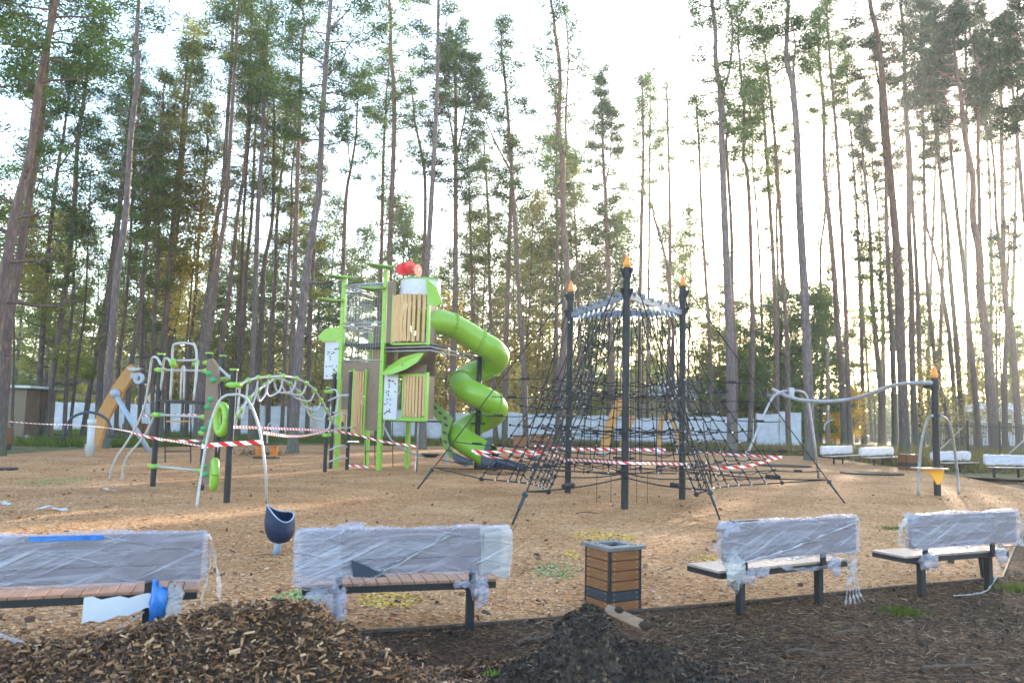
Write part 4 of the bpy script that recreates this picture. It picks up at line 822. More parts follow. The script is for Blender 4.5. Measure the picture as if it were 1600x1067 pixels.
cb = at(1420, 734); litter_bin((cb[0], cb[1], 0), R(8), .58, .62, 'small far litter bin between two wrapped benches', rows=4, dark=(2,), near=False)
cb = at(-2, 703); litter_bin((cb[0], cb[1], 0), R(5), .62, .9, 'yellow-brown litter bin at the left edge below the hut', rows=4, dark=(3,), near=False)
# ------------------------------------------------------------------ navy spinner cup
c = at(431, 866); root = empty('spinner_cup', (c[0], c[1], 0), 'navy blue spinning cup seat on a pale stem behind the middle wrapped bench', 'spinner seat')
mb = MB(); mb.tube([(0, 0, 0), (.02, 0, .10), (.03, 0, .2)], [.055, .045, .055], 16); obj('stem', mb, M['paleplastic'], root, local=True, smooth=True)
mb = MB(); nu, nv = 40, 16; vs = []; fs = []
def cup(u, v, r):  # u angle, v 0..1 up
    rim = .50+.075*math.cos(u-2.9)+.04*math.cos(2*u-1.0)
    z = .135+(rim-.135)*v; rr = (.035+.150*math.sqrt(max(0, 1-(1-min(1, v*1.7))**2))-.05*max(0, v-.6))*r
    return (rr*math.cos(u)+.03, rr*math.sin(u), z)
for sh, r_ in ((0, 1.), (1, .92)):
    for j in range(nv+1):
        for i in range(nu):
            x, y, z = cup(2*math.pi*i/nu, j/nv, r_); vs.append((x, y, z+(.02 if sh and j < nv else 0)))
for i in range(nu):
    k = (i+1) % nu
    for j in range(nv):
        fs.append((j*nu+i, j*nu+k, (j+1)*nu+k, (j+1)*nu+i)); b0 = (nv+1)*nu; fs.append((b0+j*nu+k, b0+j*nu+i, b0+(j+1)*nu+i, b0+(j+1)*nu+k))
    fs.append((nv*nu+i, nv*nu+k, b0+nv*nu+k, b0+nv*nu+i))
fs.append(tuple(range(nu))[::-1]); mb.add(vs, fs); shell = obj('cup', mb, M['navy'], root, local=True, smooth=True)
mb = MB(); mb.tube([cup(2*math.pi*i/nu, 1, .96) for i in range(nu+1)], .009, 8, cap=False); obj('rim', mb, M['paleplastic'], shell, local=True, smooth=True)
mb = MB()
for rr in (.035, .065, .095): 
    q = []
    for i in range(25):
        th = 2*math.pi*i/24; u = -1.35+rr*math.cos(th)/.17; v = .55+rr*math.sin(th)/.36; x, y, z = cup(u, v, 1.0); q.append((x, y, z))
    mb.tube(q, .005, 6, cap=False)
obj('spiral_relief', mb, M['navy'], shell, local=True, smooth=True)
# ------------------------------------------------------------------ play tower
TO = at(525.6, 731); U2 = np.array([.905, -.425]); V2 = np.array([.425, .905])
tower = empty('play_tower', (TO[0], TO[1], 0), 'tall lime-green play tower with wooden cabins and a spiral tube slide', 'play tower')
def T(u, v, z): return V(TO[0]+u*U2[0]+v*V2[0], TO[1]+u*U2[1]+v*V2[1], z)
TA = math.atan2(U2[1], U2[0])
def tb(mb, u0, u1, v0, v1, z0, z1): c = T((u0+u1)/2, (v0+v1)/2, (z0+z1)/2); mb.box(c, (abs(u1-u0), abs(v1-v0), abs(z1-z0)), TA); return mb
def tp(name, m, *boxes, parent=None, bevel=0, smooth=False):
    mb = MB()
    for b_ in boxes: tb(mb, *b_)
    return obj(name, mb, M[m], parent or tower, bevel=bevel)
S = 1.65
for (u, v, h) in ((0, 0, 6.35), (S, 0, 6.45), (0, S, 4.6), (S, S, 4.2)): tp('post', 'lime', (u-.07, u+.07, v-.07, v+.07, 0, h), bevel=.012)
for u, v, h in ((0, 0, 1), (S, 0, 1)):
    mb = MB()
    for zz in np.arange(.5, 6.2, .42): c = T(u, v-.073, zz); mb.ring(c, (V2[0], V2[1], 0), .014, .008, 8)
    obj('bolt', mb, M['black'], tower)
def leafcap(c, L, W, name='leaf_cap', az=0, tilt=0, m='limedark'):
    mb = MB(); n = 22; poly_ = []
    for i in range(n):
        th = 2*math.pi*i/n; r = 1+.16*math.cos(3*th+.5)
        x, y = L*.43*r*math.cos(th), W*.4*r*math.sin(th); poly_.append(c+V(x*math.cos(az)-y*math.sin(az), x*math.sin(az)+y*math.cos(az), x*tilt+.03*math.sin(2*th)))
    mb.prism(poly_, (0, 0, .035)); return obj(name, mb, M[m], tower)
leafcap(T(-.05, -.1, 6.28), 1.15, .8, az=TA, tilt=-.06)
leafcap(T(-.42, -.12, 5.52), 1.15, .75, az=TA, tilt=-.05)
leafcap(T(1.55, -.1, 6.55), 1.25, .85, az=TA, tilt=-.08); leafcap(T(1.25, -.15, 5.82), .95, .6, az=TA, tilt=.03)
leafcap(T(1.7, S, 6.2), .9, .6, az=TA, tilt=.05)
# cage
mb = MB()
for k in range(15):
    u = .12+k*(S-.24)/14; mb.tube([T(u, .02, 3.55), T(u, .02, 6.0)], .006, 4, cap=False); mb.tube([T(.02, .1+k*.1, 3.55), T(.02, .1+k*.1, 5.6)], .005, 4, cap=False)
for k in range(8): z = 3.62+k*.34; mb.tube([T(.05, .02, z), T(S-.05, .02, z)], .006, 4, cap=False); mb.tube([T(.02, .05, z), T(.02, S, z)], .005, 4, cap=False)
obj('wire_cage', mb, M['steel'], tower)
for z, r_ in ((6.0, .035), (5.92, .025), (4.72, .025), (4.6, .025), (3.5, .028), (5.75, .02)):
    mb = MB(); mb.tube([T(0, -.03, z), T(S, -.03, z)], r_, 8); mb.tube([T(0, .0, z), T(0, S, z)], r_*.9, 8); obj('rail', mb, M['steel'], tower, smooth=True)
tp('platform', 'anthracite', (0.02, S-.02, .1, S-.1, 3.3, 3.38)); tp('platform', 'anthracite', (0.02, S+1.6, .1, S-.2, 4.0, 4.07)); tp('platform', 'anthracite', (S+.1, S+1.55, .1, 1.2, 1.55, 1.62))
tp('brown_panel', 'taupe', (.075, S-.075, -.02, .01, 2.95, 3.45)); tp('brown_panel', 'taupe', (-.005, .02, .1, S-.1, 2.9, 3.45)); tp('brown_panel', 'taupe', (.1, .72, -.025, 0, 1.9, 2.95))
tp('brown_panel', 'taupe', (1.0, S-.075, -.03, 0, 1.25, 2.95)); tp('brown_panel', 'taupe', (S+.08, S+1.5, .75, .78, 3.0, 4.0)); tp('brown_panel', 'taupe', (S+.1, S+.42, -.03, 0, 4.05, 6.05))
tp('brown_panel', 'taupe', (S-.02, S+.0, .1, S-.1, 3.0, 4.0)); tp('brown_panel', 'taupe', (.1, .9, S-.05, S-.02, 4.0, 4.8)); tp('brown_panel', 'taupe', (S+.05, S+1.55, .1, .13, 2.95, 3.35))
def slats(u0, u1, v, z0, z1, n, curve=0.0, frame=True, wr=.74):
    mb = MB(); st = (u1-u0)/n
    for k in range(n):
        u = u0+st*(k+.5); vv = v-curve*math.sin(math.pi*(k+.5)/n); h0 = random.uniform(-.02, .02)
        tb(mb, u-st*wr/2, u+st*wr/2, vv-.02, vv+.02, z0+h0, z1+h0)
    o_ = obj('slat_panel', mb, M['wood'], tower, bevel=.004)
    if frame:
        mb = MB()
        for u in (u0-.05, u1+.03): tb(mb, u, u+.05, v-.03, v+.05, z0-.06, z1+.06)
        tb(mb, u0, u1+.03, v-.0, v+.04, z0-.08, z0-.01); obj('frame', mb, M['lime'], o_)
    return o_
slats(.62, 1.02, -.07, 1.15, 3.15, 5, .06); slats(-.35, -.02, .35, 1.5, 3.0, 4, 0, False); slats(.1, .75, S, 3.5, 4.5, 8, 0, False)
slats(2.05, 3.28, -.10, 4.05, 5.55, 9, .26); slats(2.45, 3.25, .05, 1.72, 3.0, 7, .05)
tp('green_edge', 'lime', (3.32, 3.40, -.14, -.04, 3.95, 5.75)); tp('green_edge', 'lime', (3.28, 3.36, -.04, .06, 1.6, 3.1)); tp('side_panel', 'taupe', (3.3, 3.34, .0, .35, 4.0, 5.5)); tp('side_panel', 'taupe', (3.26, 3.3, .08, .5, 1.65, 3.0)); tp('green_edge', 'lime', (S+.1, 3.3, 0, .04, 1.58, 1.66)); tp('green_edge', 'lime', (2.02, 2.10, 0.05, .12, 1.65, 3.0)); tp('green_edge', 'lime', (S+.1, 3.3, 0.03, .08, 2.98, 3.06))
# white drum on top of the upper cabin
mb = MB(); n = 28; c = T(2.68, .45, 0)
for z0, z1, r_ in ((5.55, 6.08, .64),): mb.tube([c+V(0, 0, z0), c+V(0, 0, z1)], r_, n)
o_ = obj('drum', mb, M['white'], tower); smooth_by(o_)
mb = MB(); mb.tube([c+V(0, 0, 6.08), c+V(0, 0, 6.12)], .67, n); obj('drum_rim', mb, M['limedark'], o_)
mb = MB(); mb.prism([T(3.3, -.25, 6.05), T(3.62, -.1, 5.75), T(3.78, .0, 5.3), T(3.6, -.05, 5.15), T(3.38, -.2, 5.2)], (V2[0]*.04, V2[1]*.04, 0)); obj('leaf_wing', mb, M['lime'], tower)
# lower white panels with leaf holes
def holes(u0, u1, v, z0, z1, n, parent, seed):
    r2 = random.Random(seed); mb = MB()
    for k in range(n):
        u, z = r2.uniform(u0, u1), r2.uniform(z0, z1); a = r2.uniform(0, 3.14); L, W = r2.uniform(.035, .055), r2.uniform(.014, .022); pts_ = []
        for i in range(10): th = 2*math.pi*i/10; x, y = L*math.cos(th), W*math.sin(th); pts_.append(T(u+x*math.cos(a)-y*math.sin(a), v-.004, z+x*math.sin(a)+y*math.cos(a)))
        mb.prism(pts_, (V2[0]*.004, V2[1]*.004, 0))
    return obj('leaf_hole', mb, M['anthracite'], parent)
wp = tp('white_panel', 'white', (S+.12, S+.62, -.05, -.02, 1.62, 3.05)); holes(S+.18, S+.56, -.055, 1.75, 2.95, 22, wp, 4)
wp = tp('white_panel', 'white', (-.72, -.1, .05, .08, 2.9, 4.15)); holes(-.66, -.16, .045, 3.0, 4.05, 20, wp, 5)
mb = MB(); mb.prism([T(-1.0, .0, 4.32), T(-.72, .0, 4.55), T(-.5, .0, 4.62), T(-.1, .0, 4.62), T(-.1, .0, 4.16), T(-.75, .0, 4.15), T(-.9, .0, 4.22)], (V2[0]*.05, V2[1]*.05, 0)); obj('leaf_roof', mb, M['lime'], tower)
mb = MB(); mb.prism([T(S+.12, -.3, 3.02), T(S+.5, -.34, 3.3), T(S+.95, -.34, 3.55), T(S+1.5, -.3, 3.68), T(S+1.72, -.3, 3.68), T(S+1.5, -.32, 3.4), T(S+1.1, -.34, 3.18), T(S+.6, -.34, 3.02)], (V2[0]*.05, V2[1]*.05, 0)); lr = obj('leaf_roof', mb, M['lime'], tower)
mb = MB(); mb.add([T(S+.15, -.3, 3.05), T(S+1.6, -.3, 3.66), T(S+1.6, .5, 3.9), T(S+.15, .5, 3.3)], [(0, 1, 2, 3)]); obj('leaf_roof', mb, M['lime'], tower)
holes(S+.75, S+1.2, -.33, 3.22, 3.42, 6, lr, 8)
# long horizontal rails to slide pole
PO = V(-1.085, 27.0, 0)
mb = MB()
for z in (3.78, 3.9): mb.tube([T(S, 0, z), T(S+1.8, -.1, z), PO+V(0, -.05, z-.1)], .025, 6)
obj('long_rail', mb, M['steel'], tower, smooth=True)
# red flower discs
for (px, py, rx, m_) in ((628, 421, .32, 'red'), (641, 418, .36, 'red'), (653, 423, .33, 'coral')):
    c = dep(px, py, 24.9); mb = MB(); ax = {628: V(.55, -1, .1), 641: V(1, -.75, .0), 653: V(1, -.55, .0)}[px]; mb.ring(c, ax, rx*.62, .04, 20)
    for k in range(5):
        pass
    obj('flower_disc', mb, M[m_], tower)
mb = MB(); mb.tube([dep(622, 423, 25), dep(655, 421, 24.9)], .03, 8); mb.tube([dep(640, 440, 24.95), dep(640, 421, 24.95)], .025, 6); obj('disc_axle', mb, M['steel'], tower)
# tube slide
def slide_path():
    pts = [dep(653, 501, 25.1), dep(672, 501.5, 25.3), dep(697, 505, 25.7), dep(724, 518, 26.1)]
    r = .61
    for k in range(0, 25):
        th = -math.pi*.45+k*math.pi*3.55/24
        z = 3.8-.282*th
        pts.append(PO+V(r*math.cos(th), r*math.sin(th), z))
    pts += [PO+V(.42, -.85, .50)]
    return crv(pts, 4)
sp = slide_path(); mb = MB(); mb.tube(sp, .40, 28, cap=False); ts = obj('tube_slide', mb, M['limeslide'], tower, smooth=True)
cum = np.concatenate([[0], np.cumsum([np.linalg.norm(sp[i+1]-sp[i]) for i in range(len(sp)-1)])])
mb = MB(); bo = MB()
for s_ in (1.05, 2.25, 3.95, 5.5, 7.2, 8.8):
    if s_ > cum[-1]-.3: break
    i = int(np.searchsorted(cum, s_)); t = sp[i+1]-sp[i]; t /= np.linalg.norm(t); c = sp[i]
    mb.ring(c, t, .43, .05, 32, .385); mb.ring(c, t, .445, .014, 32, .385)
    a = np.cross(t, V(0, 0, 1)); a /= np.linalg.norm(a); b_ = np.cross(a, t)
    for k in range(18):
        th = 2*math.pi*k/18; bo.ball(c+t*.045+(a*math.cos(th)+b_*math.sin(th))*.418, .016, 6)
sf = obj('seam_flange', mb, M['limeslide'], ts, smooth=False); smooth_by(sf); obj('seam_bolt', bo, M['black'], ts)
mb = MB(); mb.tube([PO, PO+V(0, 0, 4.0)], .09, 16); obj('slide_pole', mb, M['black'], tower, smooth=True)
mb = MB()
for z in (.75, 1.55, 2.55): mb.box(PO+V(.0, -.02, z), (.5, .06, .06), .3)
obj('pole_bracket', mb, M['black'], tower)
# exit chute
e0 = sp[-1]; ed_ = np.array([.92, -.38, -.05]); ed_ /= np.linalg.norm(ed_); mb = MB(); nseg, nr = 9, 13; vs = []
side_ = np.cross(ed_, V(0, 0, 1)); side_ /= np.linalg.norm(side_)
for i in range(nseg):
    t = i/(nseg-1); c = e0+ed_*(1.35*t-.1); c[2] = .46-.08*t
    for sh, r_ in ((0, .41), (1, .37)):
        for j in range(nr):
            lim = math.pi*(.62-.30*t); a = -lim+2*lim*j/(nr-1)
            vs.append(c+side_*r_*math.sin(a)*(1-.0*t)-V(0, 0, 1)*r_*math.cos(a)*(.8 if t > .3 else 1)+V(0, 0, .0))
fs = []
for i in range(nseg-1):
    for sh in (0, 1):
        for j in range(nr-1): a = (i*2+sh)*nr+j; b_ = ((i+1)*2+sh)*nr+j; fs.append((a, a+1, b_+1, b_) if sh == 0 else (a, b_, b_+1, a+1))
    for j in (0, nr-1): a = (i*2)*nr+j; b_ = (i*2+1)*nr+j; fs.append((a, b_, b_+2*nr, a+2*nr))
mb.add(vs, fs); obj('exit_chute', mb, M['slate'], tower, smooth=True)
mb = MB(); q = [(752, 722), (757, 700), (764, 683), (768, 682), (769, 690), (766, 708), (775, 722), (765, 735)]
mb.prism([dep(x, y, 25.55) for x, y in q], (0, .05, 0)); obj('chute_fin', mb, M['slate'], tower)
mb = MB(); mb.tube([T(4.1, -.1, 0), T(4.1, -.1, .1)], .03, 6); 
# small straight slide
Yp = 26.4
sq_ = [(663, 616), (686, 633), (708, 654), (704, 666), (699, 682), (703, 698), (714, 710), (736, 721), (736, 727), (714, 722), (701, 712), (692, 697), (690, 680), (690, 664), (678, 650), (662, 634)]
for k, dy in enumerate((0, .55)):
    mb = MB(); mb.prism([dep(x, y, Yp+dy) for x, y in sq_], (0, .05, 0)); o_ = obj('slide_side', mb, M['olive'], tower)
    if not k:
        hb = MB(); r2 = random.Random(3)
        for (x, y) in ((672, 629), (680, 637), (688, 645), (696, 653), (697, 664), (695, 676), (696, 690), (703, 704)):
            c = dep(x, y, Yp-.03); pts_ = [c+V(.085*math.cos(t_)*.8+.03*math.sin(t_), 0, -.06*math.cos(t_)*.8+.035*math.sin(t_)) for t_ in np.linspace(0, 6.28, 11)[:-1]]; hb.prism(pts_, (0, .006, 0))
        obj('leaf_hole', hb, M['anthracite'], o_)
mb = MB(); tr_ = [(662, 628), (686, 646), (698, 664), (695, 690), (704, 708), (720, 720), (738, 725)]; P1_ = [dep(x, y, Yp) for x, y in tr_]; P2_ = [dep(x, y, Yp+.55) for x, y in tr_]
for i in range(len(tr_)-1): mb.prism([P1_[i], P1_[i+1], P2_[i+1], P2_[i]], (0, 0, .03))
obj('slide_bed', mb, M['olive'], tower)
mb = MB(); mb.prism([dep(x, y, Yp-.08) for x, y in ((706, 706), (722, 714), (737, 719), (740, 724), (728, 728), (712, 722))], (0, .6, 0)); obj('slide_foot', mb, M['slate'], tower)
mb = MB(); c = at(698, 726); mb.tube([c, c+V(0, 0, .95)], .045, 8); obj('slide_support', mb, M['paleplastic'], tower)
# thin pole with tape, hoses
mb = MB(); c = at(651, 737); mb.tube([c, V(c[0], c[1], 3.0)], .035, 8); mb.tube(crv([V(c[0]-.35, c[1], 3.02), V(c[0], c[1]-.02, 3.0), V(c[0]+.2, c[1], 3.05)], 4), .03, 6); obj('grey_pole', mb, M['steel'], tower, smooth=True)
mb = MB(); mb.tube(crv([dep(598, 662, 25.5), dep(612, 688, 25.5), dep(633, 703, 25.6), dep(655, 711, 25.8), dep(672, 713, 26), dep(690, 709, 26.2)], 6), .03, 6); sw = obj('curved_bar', mb, M['steel'], tower, smooth=True)
mb = MB(); c = dep(672, 711, 26); mb.tube([c+V(0, 0, -.07), c+V(0, 0, .05)], [.18, .32], 16); obj('bowl_seat', mb, M['anthracite'], sw)
for (x0, x1, y) in ((542, 560, 668), (543, 560, 690),): mb = MB(); mb.tube([dep(x0, y, 25.2), dep(x1, y, 26.0)], .025, 6); obj('rung', mb, M['steel'], tower)
mb = MB()
for x in (570, 585, 613): mb.tube([dep(x, 640, 27.5), dep(x+1, 734-4, 27.5)], .014, 4)
for y in (685, 705): mb.tube([dep(570, y, 27.5), dep(613, y, 27.5)], .014, 4)
obj('rope_ladder', mb, M['rope'], tower)
# ------------------------------------------------------------------ climbing frame with arched ladder
A_, B_, C_, D_ = at(238.5, 759.5), at(314.4, 765.5), at(354, 785), at(337, 757)
E1, E2, E3 = at(507.5, 737), at(516.5, 732), at(542, 734)
cf = empty('climbing_frame', (A_[0]+1.5, A_[1]-1, 0), 'black and lime climbing frame with white arched ladder left of the play tower', 'climbing frame')
for P_, h in ((A_, 3.0), (B_, 3.0), (C_, 2.52), (D_, 3.05), (E1, 2.52), (E2, 3.05), (E3, 3.1)):
    mb = MB(); mb.tube([P_, P_+V(0, 0, h)], .062, 16); po = obj('post', mb, M['black'], cf); smooth_by(po)
    mb = MB(); mb.tube([P_+V(0, 0, h), P_+V(0, 0, h+.035)], .085, 16); obj('post_cap', mb, M['lime'], po)
def collar(P_, z, w_=.13):
    mb = MB(); mb.tube([P_+V(0, 0, z-.055), P_+V(0, 0, z-.04), P_+V(0, 0, z+.04), P_+V(0, 0, z+.055)], [.075, .092, .092, .075], 16); mb.ball(P_+V(.1, 0, z), .055, 8); mb.ball(P_+V(-.1, 0, z), .05, 8); return obj('collar', mb, M['lime'], cf, smooth=True)
for P_, zs in ((A_, (2.65, 1.62, .45)), (B_, (2.8, 2.62, 1.6, 1.25, .42)), (C_, (2.24,)), (D_, (2.5, 1.9)), (E1, (2.42, 1.1)), (E2, (1.2,))):
    for z in zs: collar(P_, z)
def bar(name, pts, r, m='steel', smooth_=True, n=8): mb = MB(); mb.tube(pts, r, n); return obj(name, mb, M[m], cf, smooth=smooth_)
M['whitepipe'] = mat('white_painted_pipe', (.34, .325, .325), .4, c2=(.42, .405, .405), scale=12)
W_ = 'whitepipe'
z = V(0, 0, 1)
bar('crossbar', [A_+z*2.65, B_+z*2.62], .028, W_); bar('crossbar', [A_+z*1.62, B_+z*1.6], .028, W_); bar('crossbar', [A_+z*.45, B_+z*.42], .03, W_)
mb = MB(); mb.bar(A_+z*1.95+V(.1, 0, 0), B_+z*1.9, .3, .05); obj('platform', mb, M['black'], cf)
bar('crossbar', [B_+z*2.8, B_+z*2.78+V(.35, -.3, -.1), C_+z*2.3+V(-.1, .4, .0), C_+z*2.25], .028, W_); bar('crossbar', [D_+z*2.5, C_+z*2.45], .025, W_)
def px3(lst, Y0, Y1=None):
    Y1 = Y1 or Y0; n = len(lst); return [dep(x, y, Y0+(Y1-Y0)*i/max(1, n-1)) for i, (x, y) in enumerate(lst)]
bar('hoop', crv(px3([(266, 625), (269, 575), (270, 545), (276, 537), (298, 537), (306, 545), (307, 575), (303, 625)], 17.9, 17.6), 5), .03, W_)
bar('hoop_bar', px3([(270, 563), (306, 563)], 17.9, 17.6), .025, W_); bar('hoop_bar', crv(px3([(282, 624), (284, 580), (288, 575), (287, 624)], 17.8), 4), .022, W_)
for x in (270, 306): mb = MB(); mb.ball(dep(x, 567, 17.8), .085, 8, (1, 1, 1.3)); obj('clamp', mb, M['lime'], cf)
bar('curved_pole', crv(px3([(252, 571), (246, 560), (240, 558), (236, 566), (232, 600), (224, 640), (205, 680), (182, 715), (174, 735), (171, 749)], 17.95, 18.9), 5), .027, W_)
bar('curved_pole', crv(px3([(268, 572), (264, 562), (259, 560), (255, 568), (252, 600), (244, 640), (226, 680), (200, 712), (193, 732), (190, 749)], 17.9, 18.9), 5), .027, W_)
bar('arch_leg', crv([at(307, 791)]+px3([(312, 757), (320, 705), (331, 655), (343, 626), (354, 617)], 14.85, 15.05), 5), .026, W_)
bar('arch_leg', crv(px3([(354, 617), (375, 617), (388, 626), (399, 650), (409, 690), (415, 740)], 15.05, 15.1)+[at(416, 786)], 5), .026, W_)
# climbing wall
mb = MB(); mb.prism(px3([(325, 562), (333, 560), (341, 572), (343, 590), (337, 640), (330, 700), (328, 757), (318, 757), (319, 690), (322, 620)], 16.6), (.02, .07, 0)); cw = obj('climbing_wall', mb, M['taupe'], cf)
for (x, y) in ((326, 584), (333, 594), (329, 624), (324, 636), (320, 690), (318, 728), (320, 741), (329, 660), (318, 670)):
    mb = MB(); mb.ball(dep(x, y, 16.25), .07, 7, (1, .6, .9)); obj('hold', mb, M['sproutp'] if 'sproutp' in M else M['lime'], cw)
def ringseat(px, py, Y, hw, hh, az):
    c = dep(px, py, Y); mb = MB(); q = []; n = 20; ax = V(math.cos(az), math.sin(az), 0)
    for i in range(n+1): th = 2*math.pi*i/n; q.append(c+ax*hw*math.cos(th)+z*hh*math.sin(th))
    mb.tube(q, .075, 10, cap=False); o_ = obj('ring_seat', mb, M['lime'], cf, smooth=True)
ringseat(346, 655, 15.6, .15, .27, R(-35)); ringseat(335, 741, 15.5, .13, .25, R(-62))
bar('hanger', px3([(339, 690), (337, 720)], 15.6), .03, 'black'); bar('hanger', px3([(342, 600), (344, 640)], 15.6), .02, 'black')
# arched ladder
r1 = crv(px3([(368, 607), (382, 597), (400, 591), (420, 589), (447, 588), (470, 594), (487, 605), (500, 622), (510, 640), (518, 655), (527, 672)], 16.2, 23.8), 6)
r2_ = crv(px3([(362, 662), (368, 650), (377, 638), (392, 620), (405, 608), (420, 598), (432, 591), (446, 595), (460, 605), (474, 622), (484, 642), (491, 660), (497, 676)], 15.6, 23.2), 6)
bar('ladder_rail', r1, .03, W_); bar('ladder_rail', r2_, .03, W_)
for k in range(11):
    t = .05+.085*k; a = r1[int(t*(len(r1)-1))]; b_ = r2_[int((t*.92+.04)*(len(r2_)-1))]; dz = -.32
    q = crv([a, a*.92+b_*.08+z*dz*.6, a*.75+b_*.25+z*dz, a*.25+b_*.75+z*dz, a*.08+b_*.92+z*dz*.6, b_], 4)
    bar('rung', q, .024, W_)
    for p_ in (a, b_): mb = MB(); mb.ball(p_, .07, 8); obj('clamp', mb, M['lime'], cf, smooth=True)
for y in (622, 650, 672, 700, 718): bar('rung', crv([dep(513, y+4, 23.8), dep(527, y-2, 23.6), dep(535, y-4, 23.8), dep(542, y-2, 24.3)], 4), .026, W_)
bar('handle', crv(px3([(513, 610), (526, 611), (527, 640), (520, 645)], 23.7), 5), .026, W_); bar('handle', crv(px3([(545, 617), (534, 618), (528, 628), (526, 645)], 24), 5), .026, W_)
# rope net left behind the frame
mb = MB(); Y_ = 27
for x in (258, 298): mb.tube(px3([(x, 650), (x, 726)], Y_), .02, 5)
for y in (681, 705): mb.tube(px3([(258, y), (298, y)], Y_), .02, 5)
o_ = tag(obj('rope_ladder', mb, M['rope']), 'small rope ladder seen through the climbing frame', 'rope ladder')
for y in (658,): mb = MB(); mb.bar(dep(260, y, Y_), dep(298, y, Y_), .1, .05); obj('wooden_rung', mb, M['beam'], o_)
# ------------------------------------------------------------------ rope net pyramid
M1, M2, M3 = at(887, 770), at(976, 795), at(1066, 780)
net = empty('rope_net_climber', (2.4, 17.3, 0), 'black rope net pyramid hung from three dark masts with orange tips', 'rope climber')
masts = ((M1, 5.1, 4.3), (M2, 5.1, 4.3), (M3, 5.15, 4.3)); up = V(0, 0, 1); cen = (M1+M2+M3)/3
for P_, h, zb in masts:
    mb = MB(); mb.tube([P_, P_+up*(h-.28)], .075, 20); mo = obj('mast', mb, M['black'], net); smooth_by(mo)
    mb = MB(); mb.tube([P_+up*(h-.28), P_+up*(h-.20), P_+up*(h-.12), P_+up*(h-.05), P_+up*h], [.073, .070, .055, .030, .006], 16); obj('tip', mb, M['orange'], mo, smooth=True)
    o_ = (P_-cen); o_[2] = 0; o_ /= np.linalg.norm(o_); s_ = np.cross(o_, up)
    mb = MB()
    for zz in ((4.28, 4.68) if P_ is not M2 else (4.30, 4.72)):
        mb = MB(); mb.tube([P_+up*(zz-.09), P_+up*(zz+.09)], .09, 16)
        for sg in (-1, 1):
            d = o_*.6+s_*sg*.8; mb.prism([P_+d*.06+up*(zz+.09), P_+d*.15+up*(zz+.09), P_+d*.15+up*(zz+.04), P_+d*.08+up*(zz-.1)], s_*.02)
        obj('collar', mb, M['black'], mo)
beams = []
for (a, b_, front) in ((M1, M2, 1), (M2, M3, 1), (M1, M3, 0)):
    mb = MB(); p0, p1 = a+up*4.25, b_+up*4.25; mb.bar(p0, p1, .03, .12)
    if not front: 
        pass
    bo_ = obj('beam', mb, M['beamsteel'], net, bevel=.004)
    d = (p1-p0)/np.linalg.norm(p1-p0); nrm = np.cross(d, up); nrm = nrm if np.dot(nrm, a-cen) > 0 or True else -nrm
    if front:
        for k in range(6):
            c = p0+(p1-p0)*(.12+.15*k)+up*.07; mb = MB(); mb.ring(c, nrm, .055, .07, 16); mb.ring(c, nrm, .022, .09, 10); obj('pulley', mb, M['beamsteel'], bo_)
            mb = MB(); mb.ring(c, nrm, .034, .076, 12); obj('pulley_hub', mb, M['black'], bo_)
mb = MB()
for a, b_ in ((M1, M2), (M2, M3), (M3, M1)):
    q0 = a*.72+b_*.28; q1 = a*.28+b_*.72; c = (a+b_)/2*.6+cen*.4; mb.tube(crv([q0+up*4.25, c*.7+q0*.3+up*4.28, c*.7+q1*.3+up*4.28, q1+up*4.25], 5), .025, 8)
obj('inner_brace', mb, M['beamsteel'], net, smooth=True)
G = [at(652, 764), at(800, 820), at(1125, 812), at(1320, 786)]; cc = cen.copy(); cc[2] = 0
G.append(V(5.6, 22.2, 0)); G.append(V(.2, 22.4, 0))
# order round: G0(M1) G1(M2) G2(M2) G3(M3) G4(M3) G5(M1)
mo_ = [M1, M2, M2, M3, M3, M1]
guy_names = []
for i, g in enumerate(G):
    top = mo_[i]+up*(4.66); out = (mo_[i]-cen); out[2] = 0; out /= np.linalg.norm(out); s_ = np.cross(out, up); sg = 1 if np.dot(s_, g-mo_[i]) > 0 else -1
    top = top+out*.14+s_*sg*.12; kn = g+(top-g)*.10
    mb = MB(); mb.tube([top, kn], .013, 6); mb.tube([kn, g+V(0, 0, .0)], .018, 6); gr_ = obj('guy_rope', mb, M['rope'], net)
    mb = MB(); mb.ball(kn, .055, 8); mb.tube([top, top+(g-top)*.03], .02, 6); mb.tube([kn, kn+(g-kn)*.5], .03, 6); obj('turnbuckle', mb, M['anthracite'], gr_)
